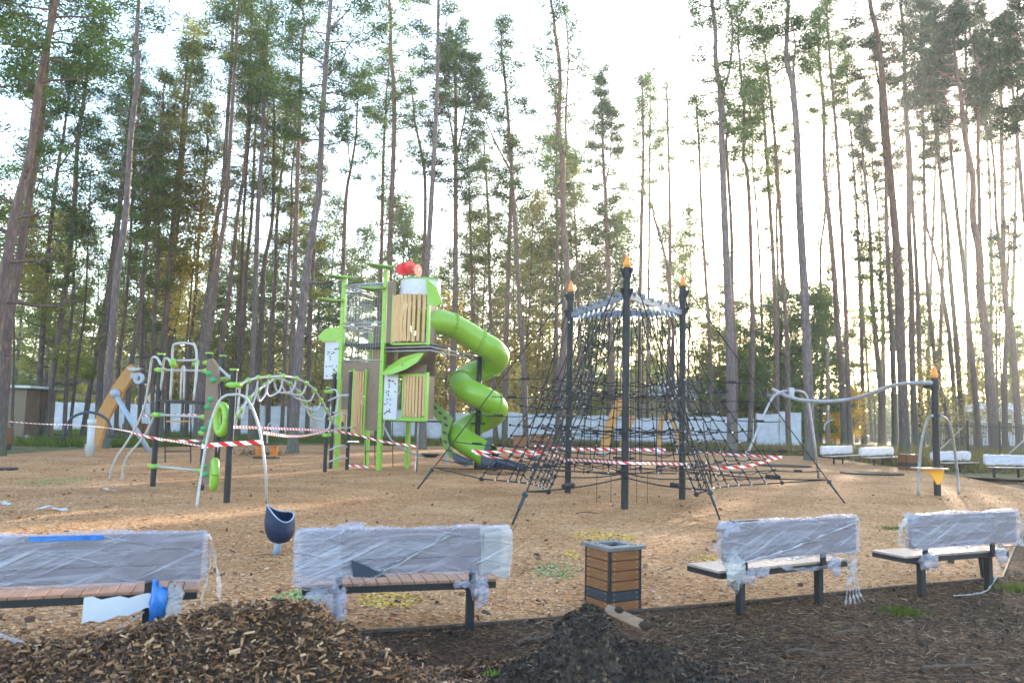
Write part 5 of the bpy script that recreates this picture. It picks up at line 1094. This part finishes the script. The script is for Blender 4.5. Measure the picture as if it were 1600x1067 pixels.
# bottom corners of the net
Ecor = [at(752, 742, .5), at(857, 768, .42), at(1088, 772, .42), at(1222, 752, .45), V(4.9, 20.9, .5), V(.6, 20.9, .5)]
ropes = MB(); nodes = MB(); silver = MB()
def rope(a, b_, sag=0., r=.0115, n=6):
    pts_ = [a+(b_-a)*t-up*sag*4*t*(1-t) for t in np.linspace(0, 1, n if sag else 2)]; ropes.tube(pts_, r, 5, cap=False)
def on(i, t):  # point on hex corner edge i, t 0 top .. 1 bottom
    top = mo_[i]+up*4.15; return top+(Ecor[i]-top)*t
def tz(zv, i): return (4.15-zv)/(4.15-Ecor[i][2])
zlev = [2.66, 2.46, 2.24, 2.02, 1.80, 1.58, 1.36, 1.14, .92, .70, .55]
for face in range(3):
    i, j = ((0, 1), (2, 3), (4, 5))[face]; a0, b0 = mo_[i]+up*4.18, mo_[j]+up*4.18; n = 9; verts_ = []
    for k in range(n+1):
        s_ = k/n; st = .10+.8*s_; p0 = a0+(b0-a0)*st; p1 = Ecor[i]+(Ecor[j]-Ecor[i])*s_-up*.0; p1 = p1+(cc-p1)*.16*math.sin(math.pi*s_)*V(1, 1, 0); p1[2] = .42
        if k in (0, n): p0 = a0 if k == 0 else b0
        bend = p0+(p1-p0)*.42+(cc-(p0+p1)/2)*V(1, 1, 0)*.12
        q = crv([p0, bend, p1], 6); verts_.append(q); ropes.tube(q, .0125, 5, cap=False); silver.tube([p0, p0+(q[1]-p0)*.5], .02, 5)
        silver.ball(p1, .028, 6)
    ropes.tube([q[-1] for q in verts_], .016, 5, cap=False)
    def ptat(q, zv):
        for a_, b_ in zip(q[:-1], q[1:]):
            if a_[2] >= zv >= b_[2]: return a_+(b_-a_)*((a_[2]-zv)/(a_[2]-b_[2]+1e-9))
        return q[-1]
    for li, zv in enumerate(zlev):
        row = [ptat(q, zv+random.uniform(-.03, .03)) for q in verts_]
        for a_, b_ in zip(row[:-1], row[1:]): rope(a_, b_, random.uniform(.0, .07), .0115, 5)
        for p_ in row: nodes.ball(p_, .033, 6)
        for p_ in row[::2]: silver.ball(p_+V(random.uniform(-.05, .05), 0, -.03), .022, 5)
        # connectors out to the guy lines
        if li in (0, 2, 4, 7, 9):
            for ii, p_ in ((i, row[0]), (j, row[-1])):
                g = G[ii]; top = mo_[ii]+up*4.66; t = (4.66-zv)/4.66; gp = top+(g-top)*t; rope(p_, gp, .02); nodes.tube([p_+(gp-p_)*.45, p_+(gp-p_)*.62], .03, 6)
# side triangles at each mast
for (i, j) in ((1, 2), (3, 4), (5, 0)):
    for zv in zlev[1::2]:
        a_, b_ = on(i, tz(zv, i)), on(j, tz(zv, j)); ms = mo_[i]+up*zv; rope(a_, ms, .06); rope(ms, b_, .06); nodes.ball(a_, .03, 6); nodes.ball(b_, .03, 6)
    g1, g2 = G[i]*.86+mo_[i]*.14, G[j]*.86+mo_[j]*.14; ft = mo_[i]+up*.62+(g1+g2-2*mo_[i])*.02
    g1 = G[i]+(mo_[i]+up*4.66-G[i])*.11; g2 = G[j]+(mo_[j]+up*4.66-G[j])*.11
    for g_ in (g1, g2): rope(ft, g_, .05, .0145); m_ = ft+(g_-ft)*.62; nodes.tube([m_-(g_-ft)*.05, m_+(g_-ft)*.05], .045, 6)
for (i, j) in ((0, 1), (2, 3), (4, 5)):
    for e_, g_ in ((Ecor[i], i), (Ecor[j], j)): k_ = G[g_]+(mo_[g_]+up*4.66-G[g_])*.11; rope(V(e_[0], e_[1], .42), k_, .0, .015); nodes.ball(V(e_[0], e_[1], .42), .05, 6)
# inner nets: horizontal webs at two levels and inner vertical ropes
for zv, sc_ in ((2.3, 1.0), (1.5, 1.45), (.8, 1.8)):
    hexp = [cen*V(1, 1, 0)+(mo_[i]*.55+Ecor[i]*.45*1.0-cen)*V(1, 1, 0)*sc_*.62+up*zv for i in range(6)]
    for f_ in (.5, 1.0):
        hp = [cen*V(1, 1, 0)+up*zv+(p_-cen*V(1, 1, 0)-up*zv)*f_+up*random.uniform(-.05, .05) for p_ in hexp]
        for a_, b_ in zip(hp, hp[1:]+hp[:1]):
            rope(a_, b_, .06); nodes.ball(a_, .035, 6); silver.ball((a_+b_)/2, .022, 5)
            m_ = (a_+b_)/2; nodes.tube([m_-(b_-a_)*.10, m_+(b_-a_)*.04], .032, 6)
for (fx, fy) in ((-.7, .5), (-.35, 1.0), (0, .3), (.3, 1.1), (.75, .2), (.15, -.6), (-.2, -.2), (.5, .7), (-.9, -.1), (1.0, .9)):
    p_ = cen+V(fx, fy, 0); rope(V(p_[0], p_[1], 4.25), V(p_[0], p_[1], .55), 0, .010)
for (x_, y_) in ((933, 720), (955, 725), (995, 722), (1012, 722)):
    p_ = dep(x_, y_, 17); 
    chain = V(p_[0], p_[1], 0); ropes.tube([chain+up*.02, chain+up*.62], .006, 4, cap=False)
ropes.add(nodes.v, nodes.f); nn = obj('climbing_net', ropes, M['rope'], net); obj('ferrule', silver, M['ferrule'], nn, smooth=True)
# ------------------------------------------------------------------ rail track on the right
PT = at(1465, 774); rt = empty('rail_track', (PT[0], PT[1], 0), 'wavy grey overhead rail running from a black post with orange tip to a pipe frame', 'overhead track')
mb = MB(); mb.tube([PT, PT+up*3.05], .085, 18); o_ = obj('post', mb, M['black'], rt); smooth_by(o_)
mb = MB(); mb.tube([PT+up*3.05, PT+up*3.14, PT+up*3.3, PT+up*3.4], [.083, .083, .05, .008], 16); obj('tip', mb, M['orange'], o_, smooth=True)
mb = MB(); mb.tube([PT+up*2.75, PT+up*2.98], .11, 14); mb.bar(PT+up*2.86, PT+up*2.86+V(-.25, .1, 0), .12, .16); mb.tube([PT+up*2.02, PT+up*2.1], .12, 14); obj('collar', mb, M['black'], o_)
rl = [(1207.6, 608.4), (1221, 615), (1236, 621), (1252, 625), (1269, 626.5), (1295, 627), (1327, 624), (1345, 620), (1358, 616), (1384, 605.5), (1407, 600), (1430, 598.5), (1455, 598)]
mb = MB(); mb.tube(crv(px3(rl, 25.8, 20.6), 5), .055, 10); obj('rail', mb, M['steel'], rt, smooth=True)
mb = MB(); q = [at(1153, 749)]+px3([(1170, 705), (1192, 652), (1206, 623), (1220, 612.5), (1237, 610.5), (1253, 612), (1262, 624), (1269, 665), (1275, 710)], 24.9, 25.9)+[at(1279, 747)]
mb.tube(crv(q, 5), .04, 10); obj('pipe_frame', mb, M['steel'], rt, smooth=True)
mb = MB(); mb.box(dep(1236, 613, 25.3), (.16, .16, .3)); mb.tube([dep(1236, 606, 25.3), dep(1237, 620, 25.3)], .05, 8); obj('frame_clamp', mb, M['steel'], rt)
tr = MB(); tr.box(dep(1294, 628, 24.2), (.24, .18, .16)); tro = obj('trolley', tr, M['anthracite'], rt)
mb = MB(); mb.tube([dep(1294, 630, 24.2), dep(1293.5, 640, 24.2)], .03, 6); obj('trolley_hanger', mb, M['steel'], tro)
mb = MB(); mb.tube(crv(px3([(1303, 655), (1295, 658), (1289, 664), (1288, 672)], 24.2), 4), .022, 6); mb.tube([dep(1293.5, 640, 24.2), dep(1294, 660, 24.2)], .006, 4); obj('hand_bar', mb, M['steel'], tro)
for q in ([(1457, 649), (1452, 652), (1447, 662), (1440, 690), (1436, 730), (1434.5, 774)], [(1472, 650), (1480, 656), (1486, 672), (1491, 700), (1496, 740), (1498, 772)]):
    Yq = at(*q[-1])[1]; mb = MB(); mb.tube(crv(px3(q[:-1], 20.4, Yq)+[at(*q[-1])], 5), .035, 8); obj('side_arch', mb, M['steel'], rt, smooth=True)
mb = MB(); mb.prism(px3([(1440, 733), (1475, 733), (1472, 748), (1468, 756), (1464, 757), (1455, 742), (1447, 737)], 20.3), (0, .05, 0)); o_ = obj('seat_bracket', mb, M['yellow'], rt)
mb = MB(); c = dep(1453, 731.5, 20.2); mb.box(c, (.76, .42, .03), .1); obj('start_platform', mb, M['greyseat'], rt)
# ------------------------------------------------------------------ barrier tape
def tape(px, Ys, label, wd=.055, sag=0, z0=None, tw=.25):
    P_ = crv([dep(x, y, Y_) for (x, y), Y_ in zip(px, Ys)], 10); vs = []; uv = []; s_ = 0; fs = []
    for i, p_ in enumerate(P_):
        if i: s_ += np.linalg.norm(p_-P_[i-1])
        a = tw*math.sin(s_*1.3)+tw*.6*math.sin(s_*3.1); t = P_[min(i+1, len(P_)-1)]-P_[max(i-1, 0)]; t /= np.linalg.norm(t)
        sd_ = np.cross(t, up); sd_ /= np.linalg.norm(sd_); d = up*math.cos(a)+sd_*math.sin(a); vs += [p_-d*wd/2, p_+d*wd/2]; uv += [(s_/.27, 0), (s_/.27, 1)]
    fs = [(2*i, 2*i+2, 2*i+3, 2*i+1) for i in range(len(P_)-1)]
    mb = MB(); mb.add(vs, fs); me = bpy.data.meshes.new('barrier_tape'); me.from_pydata([tuple(v) for v in vs], [], fs); ul = me.uv_layers.new(name='UVMap')
    for lp in me.loops: ul.data[lp.index].uv = uv[lp.vertex_index]
    me.materials.append(M['tape']); o = bpy.data.objects.new('barrier_tape', me); col.objects.link(o); tag(o, label, 'barrier tape', 'red and white barrier tapes')
    return o
tape([(315, 697), (345, 694), (385, 692), (412, 690)], [14.9, 14.9, 14.9, 15], 'broad red and white tape wound across the front legs of the climbing frame', .085, tw=.15)
tape([(-5, 657), (60, 662), (120, 664), (180, 670), (245, 684), (315, 697)], [30, 29, 27, 22, 18, 15], 'thin tape sagging from the left edge past the hut to the climbing frame', .032)
tape([(205, 675), (225, 681), (262, 688), (310, 688), (330, 686)], [18.5, 18, 18, 18, 18], 'second thin tape from the curved white poles to the middle posts')
tape([(365, 667), (400, 668), (450, 670), (510, 672)], [15.1, 17, 20, 23.7], 'tape strung level beneath the arched ladder', .06)
tape([(412, 676), (450, 681), (480, 680), (512, 672)], [15.2, 18, 21, 23.7], 'sagging lower tape beneath the arched ladder', .06)
tape([(510, 672), (535, 675), (560, 680), (600, 690), (652, 697)], [23.7, 24, 24.5, 24.6, 24.2], 'tape running from the ladder posts to the thin grey pole', .06)
tape([(651, 700), (650, 715), (648, 736)], [24.0, 24, 23.8], 'short tape end hanging down the thin grey pole', .06)
tape([(545, 727), (562, 728), (580, 730)], [25, 25, 25.0], 'short scrap of tape lying between the tower posts', .06)
tape([(737, 704), (765, 706), (800, 705), (845, 706)], [17.5, 17.5, 17.4, 17.5], 'upper tape at the left corner of the rope net')
tape([(742, 707), (770, 714), (805, 716), (845, 708), (868, 712), (884, 720)], [17.5, 17.4, 17.3, 17.2, 17.5, 18.5], 'twisted lower tape at the left corner of the rope net', tw=.7)
tape([(887, 718), (930, 720), (976, 723), (1030, 724), (1074, 725)], [18.6, 17, 15.4, 16.6, 17.7], 'long tape stretched across the front of the rope net from mast to mast')
tape([(835, 697), (900, 701), (980, 702), (1040, 703)], [23, 23, 23, 23], 'tape seen through the rope net along its far side', .08)
tape([(1085, 706), (1130, 709), (1180, 712), (1222, 714)], [20.5, 19.5, 18.5, 17.8], 'upper tape leading to the right guy rope of the net', .055)
tape([(1075, 729), (1115, 731), (1160, 729), (1195, 721), (1222, 713)], [17.6, 17, 17, 17.3, 17.8], 'lower tape curving up to the right guy rope of the net', .06)
tape([(220, 650), (270, 648), (320, 648)], [40, 40, 40], 'far thin tape in front of the white fence', .09)
# ------------------------------------------------------------------ arched seesaw, wooden beams
c = at(139.5, 713); ss = empty('arched_seesaw', (c[0], c[1], 0), 'dark arched bar on a white post standing in front of the wooden beam', 'seesaw')
mb = MB(); mb.tube([c, c+up*1.15], .12, 14); mb.tube([c+up*1.15, c+up*1.35], .15, 12); obj('post', mb, M['white'], ss, smooth=True)
mb = MB(); Yq = c[1]-.05; mb.tube(crv([dep(x, y, Yq) for x, y in ((99, 683), (102, 668), (112, 653), (126, 646), (141, 644), (158, 649), (170, 660), (177, 683))], 6), .05, 8); obj('arched_bar', mb, M['slate'], ss, smooth=True)
mb = MB(); mb.box(dep(96, 684, Yq), (.5, .3, .06)); mb.box(dep(180, 683, Yq), (.5, .3, .06)); obj('seat', mb, M['black'], ss)
def beamswing(pts_, Yb, w_, label, name='wooden_beam'):
    P_ = crv([dep(x, y, Yb) for x, y in pts_], 4); root = empty(name, (P_[0][0], Yb, 0), label, 'timber beam'); mb = MB(); vs = []; n = len(P_)
    for i, p_ in enumerate(P_):
        t = P_[min(i+1, n-1)]-P_[max(i-1, 0)]; t /= np.linalg.norm(t); s_ = np.cross(t, V(0, 1, 0)); ww = w_*(1.0+.15*math.sin(i/n*3))
        for a, b_ in ((-1, -1), (1, -1), (1, 1), (-1, 1)): vs.append(p_+s_*a*ww/2+V(0, 1, 0)*b_*.12)
    fs = [(4*i+k, 4*i+(k+1) % 4, 4*i+4+(k+1) % 4, 4*i+4+k) for i in range(n-1) for k in range(4)]+[(3, 2, 1, 0), tuple(4*(n-1)+k for k in range(4))]
    mb.add(vs, fs); obj('beam', mb, M['beam'], root); return root, P_
ws, P_ = beamswing([(147, 703), (152, 680), (160, 656), (171, 634), (186, 608), (202, 585), (211, 575)], 33.5, .44, 'curved golden timber beam leaning right with a pale brace and a ring at its end')
mb = MB(); mb.tube([dep(179, 614, 33.2), V(*at(234, 707))], .10, 12); mb.ball(dep(180, 615, 33.2), .2, 10); obj('brace', mb, M['paleplastic'], ws, smooth=True)
mb = MB(); mb.ring(dep(217, 591, 33.2), (.2, 1, 0), .24, .1, 18, .1); mb.box(dep(210, 587, 33.2), (.3, .1, .2)); obj('end_ring', mb, M['paleplastic'], ws)
mb = MB(); mb.tube([dep(143, 694, 33.4), V(dep(143, 694, 33.4)[0], 33.4, 0)], .25, 12); mb.prism([dep(x, y, 33.2) for x, y in ((200, 574), (224, 575), (219, 579), (205, 580))], (0, .3, 0)); obj('metal_shoe', mb, M['steel'], ws)
for pts_, Y_, lab in (([(943, 706), (950, 675), (960, 648), (971, 622)], 42, 'thick golden timber beam slanting right behind the rope net'), ([(970, 700), (980, 672), (991, 650)], 47, 'short golden timber strut behind the middle net mast'), ([(1029, 700), (1031, 675), (1035, 650)], 46, 'upright golden timber strut behind the right half of the net'), ([(1064, 700), (1056, 672), (1046, 646)], 46, 'golden timber strut slanting left behind the right net mast')):
    w2, _ = beamswing(pts_, Y_, .42 if Y_ == 42 else .22, lab); mb = MB(); b0 = dep(*pts_[0], Y_); mb.box(V(b0[0], Y_, max(.05, b0[2]/2)), (.5, .3, max(.1, b0[2]))); obj('metal_shoe', mb, M['white'], w2)
for x0, x1, y0, y1, Y_, lab in ((803, 822, 680, 690, 45, 'small brown board box left of the one behind the rope net'), (830, 882, 678, 692, 45, 'long brown board box on the grass behind the rope net'), (191, 223, 661, 671, 48, 'brown board leaning by the white fence near the timber beam')):
    a, b_ = dep(x0, (y0+y1)/2, Y_), dep(x1, (y0+y1)/2, Y_); h = (y1-y0)*Y_/FPX; zt = dep(x0, y0, Y_)[2]; mb = MB()
    mb.box(((a[0]+b_[0])/2, Y_, zt/2), (b_[0]-a[0], .05, zt)); mb.box(((a[0]+b_[0])/2, Y_+1, zt/2), (b_[0]-a[0], .05, zt)); mb.box((a[0], Y_+.5, zt/2), (.05, .94, zt)); mb.box((b_[0], Y_+.5, zt/2), (.05, .94, zt)); tag(obj('board_box', mb, M['binwood'], bevel=.01), lab, 'board box')
# springer
c = at(416, 716); sr = empty('spring_rocker', (c[0], c[1], 0), 'small spring rocker with orange coils and grey handlebar behind the arched ladder', 'spring rocker')
mb = MB()
for sx in (-.28, .28):
    mb.tube([c+V(sx+.13*math.cos(t), .13*math.sin(t), .08+t*.013) for t in np.linspace(0, 31, 90)], .03, 5)
obj('spring', mb, M['orange'], sr); mb = MB(); mb.box(c+up*.55, (1.1, .5, .05)); mb.box(c+up*.03, (.9, .5, .05)); obj('footboard', mb, M['black'], sr)
mb = MB(); mb.tube(crv([c+V(0, 0, .55), c+V(0, 0, 1.2), c+V(.1, 0, 1.35), c+V(.25, 0, 1.35), c+V(.3, 0, 1.2)], 4), .03, 6); obj('handlebar', mb, M['steel'], sr)
# in-ground dark mats
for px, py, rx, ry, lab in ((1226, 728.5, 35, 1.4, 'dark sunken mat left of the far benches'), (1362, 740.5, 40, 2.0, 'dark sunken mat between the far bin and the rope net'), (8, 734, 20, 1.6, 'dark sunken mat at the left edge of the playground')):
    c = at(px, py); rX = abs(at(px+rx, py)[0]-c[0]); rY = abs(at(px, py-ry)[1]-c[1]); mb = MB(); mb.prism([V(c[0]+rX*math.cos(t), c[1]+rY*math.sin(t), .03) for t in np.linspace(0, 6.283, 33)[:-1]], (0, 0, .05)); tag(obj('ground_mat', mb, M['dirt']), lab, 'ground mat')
mb = MB(); c = at(403, 710)
o = tag(tri_mesh('chip_heap', chips(np.column_stack([rng.normal(c[0], .5, 900), rng.normal(c[1], .5, 900), np.abs(rng.normal(0, .10, 900))]), .05, .14, .3), M['mulch'], nper=4), 'low dark heap of chips beside the spring rocker', 'chip heap'); o['kind'] = 'stuff'
# film scraps on the floor
for px, py, L, lab in ((82, 795, .5, 'flat scrap of pale film on the floor left of the climbing frame'), (168, 766, .35, 'small white scrap at the feet of the curved poles'), (8, 787, .25, 'thin pale strip on the floor at the left edge')):
    c = at(px, py, .02); tag(obj('film_scrap', strip([c+V(-L/2, 0, 0), c+V(-L/6, .04, .04), c+V(L/6, -.03, .01), c+V(L/2, .02, .0)], .14, int(px)), M['white'], smooth=True), lab, 'plastic scrap')
# ------------------------------------------------------------------ fences
def sheetfence(x0, x1, Y_, h0, h1, n, label, zb=.1):
    a, b_ = (x0-800)/FPX*Y_, (x1-800)/FPX*Y_; root = empty('sheeted_fence', ((a+b_)/2, Y_, 0), label, 'fence'); wv = (b_-a)/n
    for k in range(n):
        xa, xb = a+wv*k, a+wv*(k+1)-.05; nx, nz2 = 14, 8; vs = []; ph = random.uniform(0, 6); zt = (h0+(h1-h0)*(k+.5)/n)*random.uniform(.96, 1.03)
        for i in range(nx+1):
            for j in range(nz2+1):
                u, v = i/nx, j/nz2; vs.append((xa+(xb-xa)*u, Y_+.05*math.sin(u*9+ph)*math.sin(v*5+ph)+.03*math.sin(u*23+v*8), zb+(zt-zb)*v+(.03*math.sin(u*6+ph) if j == nz2 else 0)))
        mb = MB(); mb.add(vs, [(i*(nz2+1)+j, (i+1)*(nz2+1)+j, (i+1)*(nz2+1)+j+1, i*(nz2+1)+j+1) for i in range(nx) for j in range(nz2)]); obj('sheet', mb, M['tarp'], root, smooth=True)
        mb = MB(); mb.tube([(xa-.02, Y_+.12, 0), (xa-.02, Y_+.12, zt+.06)], .03, 6); obj('fence_post', mb, M['steel'], root)
    return root
M['tarp'] = mat('white_fabric_sheet', (.34, .35, .41), .6, c2=(.50, .51, .58), scale=1.2, bump=.4, bscale=4, stretch=(1, 1, 3), lo=.3, hi=.7)
sheetfence(83, 530, 60, 2.2, 2.35, 12, 'white sheeted fence behind the climbing frame on the left')
sheetfence(600, 1065, 61, 2.25, 2.1, 13, 'long white sheeted fence behind the tube slide and rope net')
sheetfence(1078, 1180, 60, 2.2, 2.3, 3, 'white sheets hung right of the rope net')
sheetfence(1184, 1254, 54, 2.45, 2.7, 2, 'two stepped white sheets behind the pipe frame', .4)
x0, x1, Y_ = (1462-800)/FPX*48, (1660-800)/FPX*48, 48; mf = empty('iron_fence', ((x0+x1)/2, Y_, 0), 'dark iron bar fence among the pines on the right', 'fence')
mb = MB()
for k in range(86): x = x0+(x1-x0)*k/85; mb.tube([(x, Y_, .15), (x, Y_, 2.15)], .018, 4)
for z_ in (.35, 1.95): mb.bar((x0, Y_, z_), (x1, Y_, z_), .04, .05)
obj('bars', mb, M['black'], mf)
for k in range(5): mb = MB(); x = x0+(x1-x0)*k/4; mb.box((x, Y_, 1.15), (.1, .1, 2.3)); obj('fence_post', mb, M['black'], mf)
for x, a, lab in ((1478, .5, 'leaning branch propped on the iron fence left end'), (1590, .55, 'leaning branch propped near the right end of the iron fence')):
    p_ = at(x, 712); mb = MB(); q_ = [V(p_[0]-1.2, 46.8, .1), V(p_[0], 47.2, 1.1), V(p_[0]+1.3, 47.7, 2.2)]; q_ = [V((x-800)/FPX*47+d, 47, z_) for d, z_ in ((-.9, .1), (.1, 1.0), (1.0, 1.9))]; mb.tube(q_, [.06, .05, .03], 5); tag(obj('dead_branch', mb, M['palewood']if 'palewood' in M else M['plank']), lab, 'branch')
# ------------------------------------------------------------------ buildings
M['plaster'] = mat('ochre_plaster', (.34, .29, .19), .9, c2=(.4, .34, .24), scale=1); M['pink'] = mat('pink_render', (.32, .17, .18), .9, c2=(.36, .2, .2), scale=1)
M['slateroof'] = mat('grey_roof', (.1, .1, .11), .7, c2=(.15, .15, .155), scale=3, stretch=(1, 6, 6)); M['paleroof'] = mat('pale_roof', (.42, .44, .46), .6, c2=(.5, .52, .54), scale=2); M['hut'] = woodmat('weathered_hut_boards', (.10, .065, .045), (.16, .105, .07), (6, 6, 1)); M['pane'] = mat('window_pane', (.05, .06, .08), .1)
def house(x0, x1, Y_, eave, ridge, wall, roof, label, name='house', dy=7, wins=(), cat='house', ov=.5):
    a, b_ = (x0-800)/FPX*Y_, (x1-800)/FPX*Y_; root = empty(name, ((a+b_)/2, Y_+dy/2, 0), label, cat); mb = MB(); mb.box(((a+b_)/2, Y_+dy/2, eave/2), (b_-a, dy, eave)); wo = obj('wall', mb, M[wall], root)
    for (u, zc, w_, h_) in wins: mb = MB(); mb.box((a+(b_-a)*u, Y_-.02, zc), (w_, .06, h_)); f = obj('window', mb, M['white'], root); mb = MB(); mb.box((a+(b_-a)*u, Y_-.055, zc), (w_-.14, .02, h_-.14)); obj('pane', mb, M['pane'], f)
    mb = MB(); ax, bx = a-ov, b_+ov; y0, y1 = Y_-ov, Y_+dy+ov; ym = (y0+y1)/2; t = .12; hip = min(3, (bx-ax)*.25)
    vs = [(ax, y0, eave), (bx, y0, eave), (bx, y1, eave), (ax, y1, eave), (ax+hip, ym, ridge), (bx-hip, ym, ridge)]; mb.add(vs, [(0, 1, 5, 4), (2, 3, 4, 5), (1, 2, 5), (3, 0, 4), (3, 2, 1, 0)]); obj('roof', mb, M[roof], root); return root
house(100, 215, 84, 3.6, 6.2, 'plaster', 'slateroof', 'low house with grey roof behind the fence left of the play area', wins=((.7, 2.2, 1.2, 1.2),))
house(150, 260, 100, 6.2, 8.6, 'pink', 'slateroof', 'pink-walled house rising behind the low grey-roofed one', wins=((.3, 4.5, 1.2, 1.4), (.7, 4.5, 1.2, 1.4)))
house(395, 545, 78, 3.0, 6.0, 'plaster', 'slateroof', 'plain house with weathered grey roof behind the arched ladder', wins=((.25, 1.7, 1.1, 1.1), (.75, 1.7, 1.1, 1.1)))
house(1010, 1225, 80, 4.3, 6.2, 'plaster', 'paleroof', 'ochre house with pale roof behind the right half of the rope net', wins=((.6, 2.6, 1.2, 1.2), (.85, 2.6, 1.2, 1.2)))
house(1520, 1680, 95, 3.8, 5.2, 'white', 'paleroof', 'white building glimpsed behind the iron fence', wins=((.3, 2.2, 2, 1.2), (.6, 2.2, 2, 1.2)))
x0, x1, Y_ = (-70-800)/FPX*40, (46-800)/FPX*40, 40; hu = empty('wooden_hut', ((x0+x1)/2, 41, 0), 'small brown wooden hut with a slot window at the left edge', 'hut')
mb = MB(); mb.box(((x0+x1)/2, 41.3, 1.35), (x1-x0, 2.6, 2.7)); obj('wall', mb, M['hut'], hu)
mb = MB(); mb.box(((x0+x1)/2+.1, 41.2, 2.8), (x1-x0+.6, 3.2, .1), M=Matrix.Rotation(.03, 3, 'Y')) if False else mb.box(((x0+x1)/2+.1, 41.2, 2.76), (x1-x0+.6, 3.2, .12)); obj('roof', mb, M['paleroof'], hu)
mb = MB(); mb.box((x1-1.1, 39.98, 2.05), (.95, .06, .5)); obj('window_slot', mb, M['pane'], hu)
c = at(53, 690); mb = MB(); mb.add(*(lambda k: (k.v, k.f))(knot((c[0], 40.2, .22), .26, 3, (1, .7, .9)))); tag(obj('white_sack', mb, M['white'], smooth=True), 'crumpled white sack beside the brown hut', 'sack')
# utility pole and road sign
Y_ = 62; x = (1293-800)/FPX*Y_; up_ = empty('utility_pole', (x, Y_, 0), 'plain grey wooden utility pole between the pines behind the rail', 'utility pole'); mb = MB(); zt = dep(1293, 532, Y_)[2]; mb.tube([(dep(1293, 690, Y_)[0], Y_, 0), (dep(1293, 532, Y_)[0], Y_, zt)], [.17, .13], 10); obj('pole', mb, M['hut'], up_); mb = MB(); mb.box((x, Y_-.1, zt-.5), (.1, .1, .25)); obj('insulator', mb, M['white'], up_)
Y_ = 66; c = dep(238, 622, Y_); rs = empty('road_sign', (c[0], Y_, 0), 'small yellow and white diamond road sign above the left fence', 'road sign'); mb = MB(); mb.tube([(c[0], Y_+.05, 0), (c[0], Y_+.05, c[2]+.5)], .04, 6); obj('pole', mb, M['steel'], rs)
for r_, m_, dy in ((.72, 'white', 0), (.45, 'yellow', -.03)): mb = MB(); mb.prism([V(c[0]+r_*.62*math.cos(t), Y_+dy, c[2]+r_*math.sin(t)) for t in (0, math.pi/2, math.pi, -math.pi/2)], (0, .03, 0)); obj('sign_plate', mb, M[m_], rs)
# ------------------------------------------------------------------ haze
mb = MB(); mb.box((0, 95, 22), (520, 330, 46.1)); hz = obj('haze', mb, bpy.data.materials.new('haze')); hz['kind'] = 'stuff'
hm = hz.data.materials[0]; hm.use_nodes = True; hn = hm.node_tree; hn.nodes.clear(); ho = hn.nodes.new('ShaderNodeOutputMaterial'); hv = hn.nodes.new('ShaderNodeVolumePrincipled')
hv.inputs['Color'].default_value = (.93, .95, 1, 1); hv.inputs['Density'].default_value = HAZE; hv.inputs['Anisotropy'].default_value = .55
hn.links.new(hv.outputs[0], ho.inputs['Volume'])
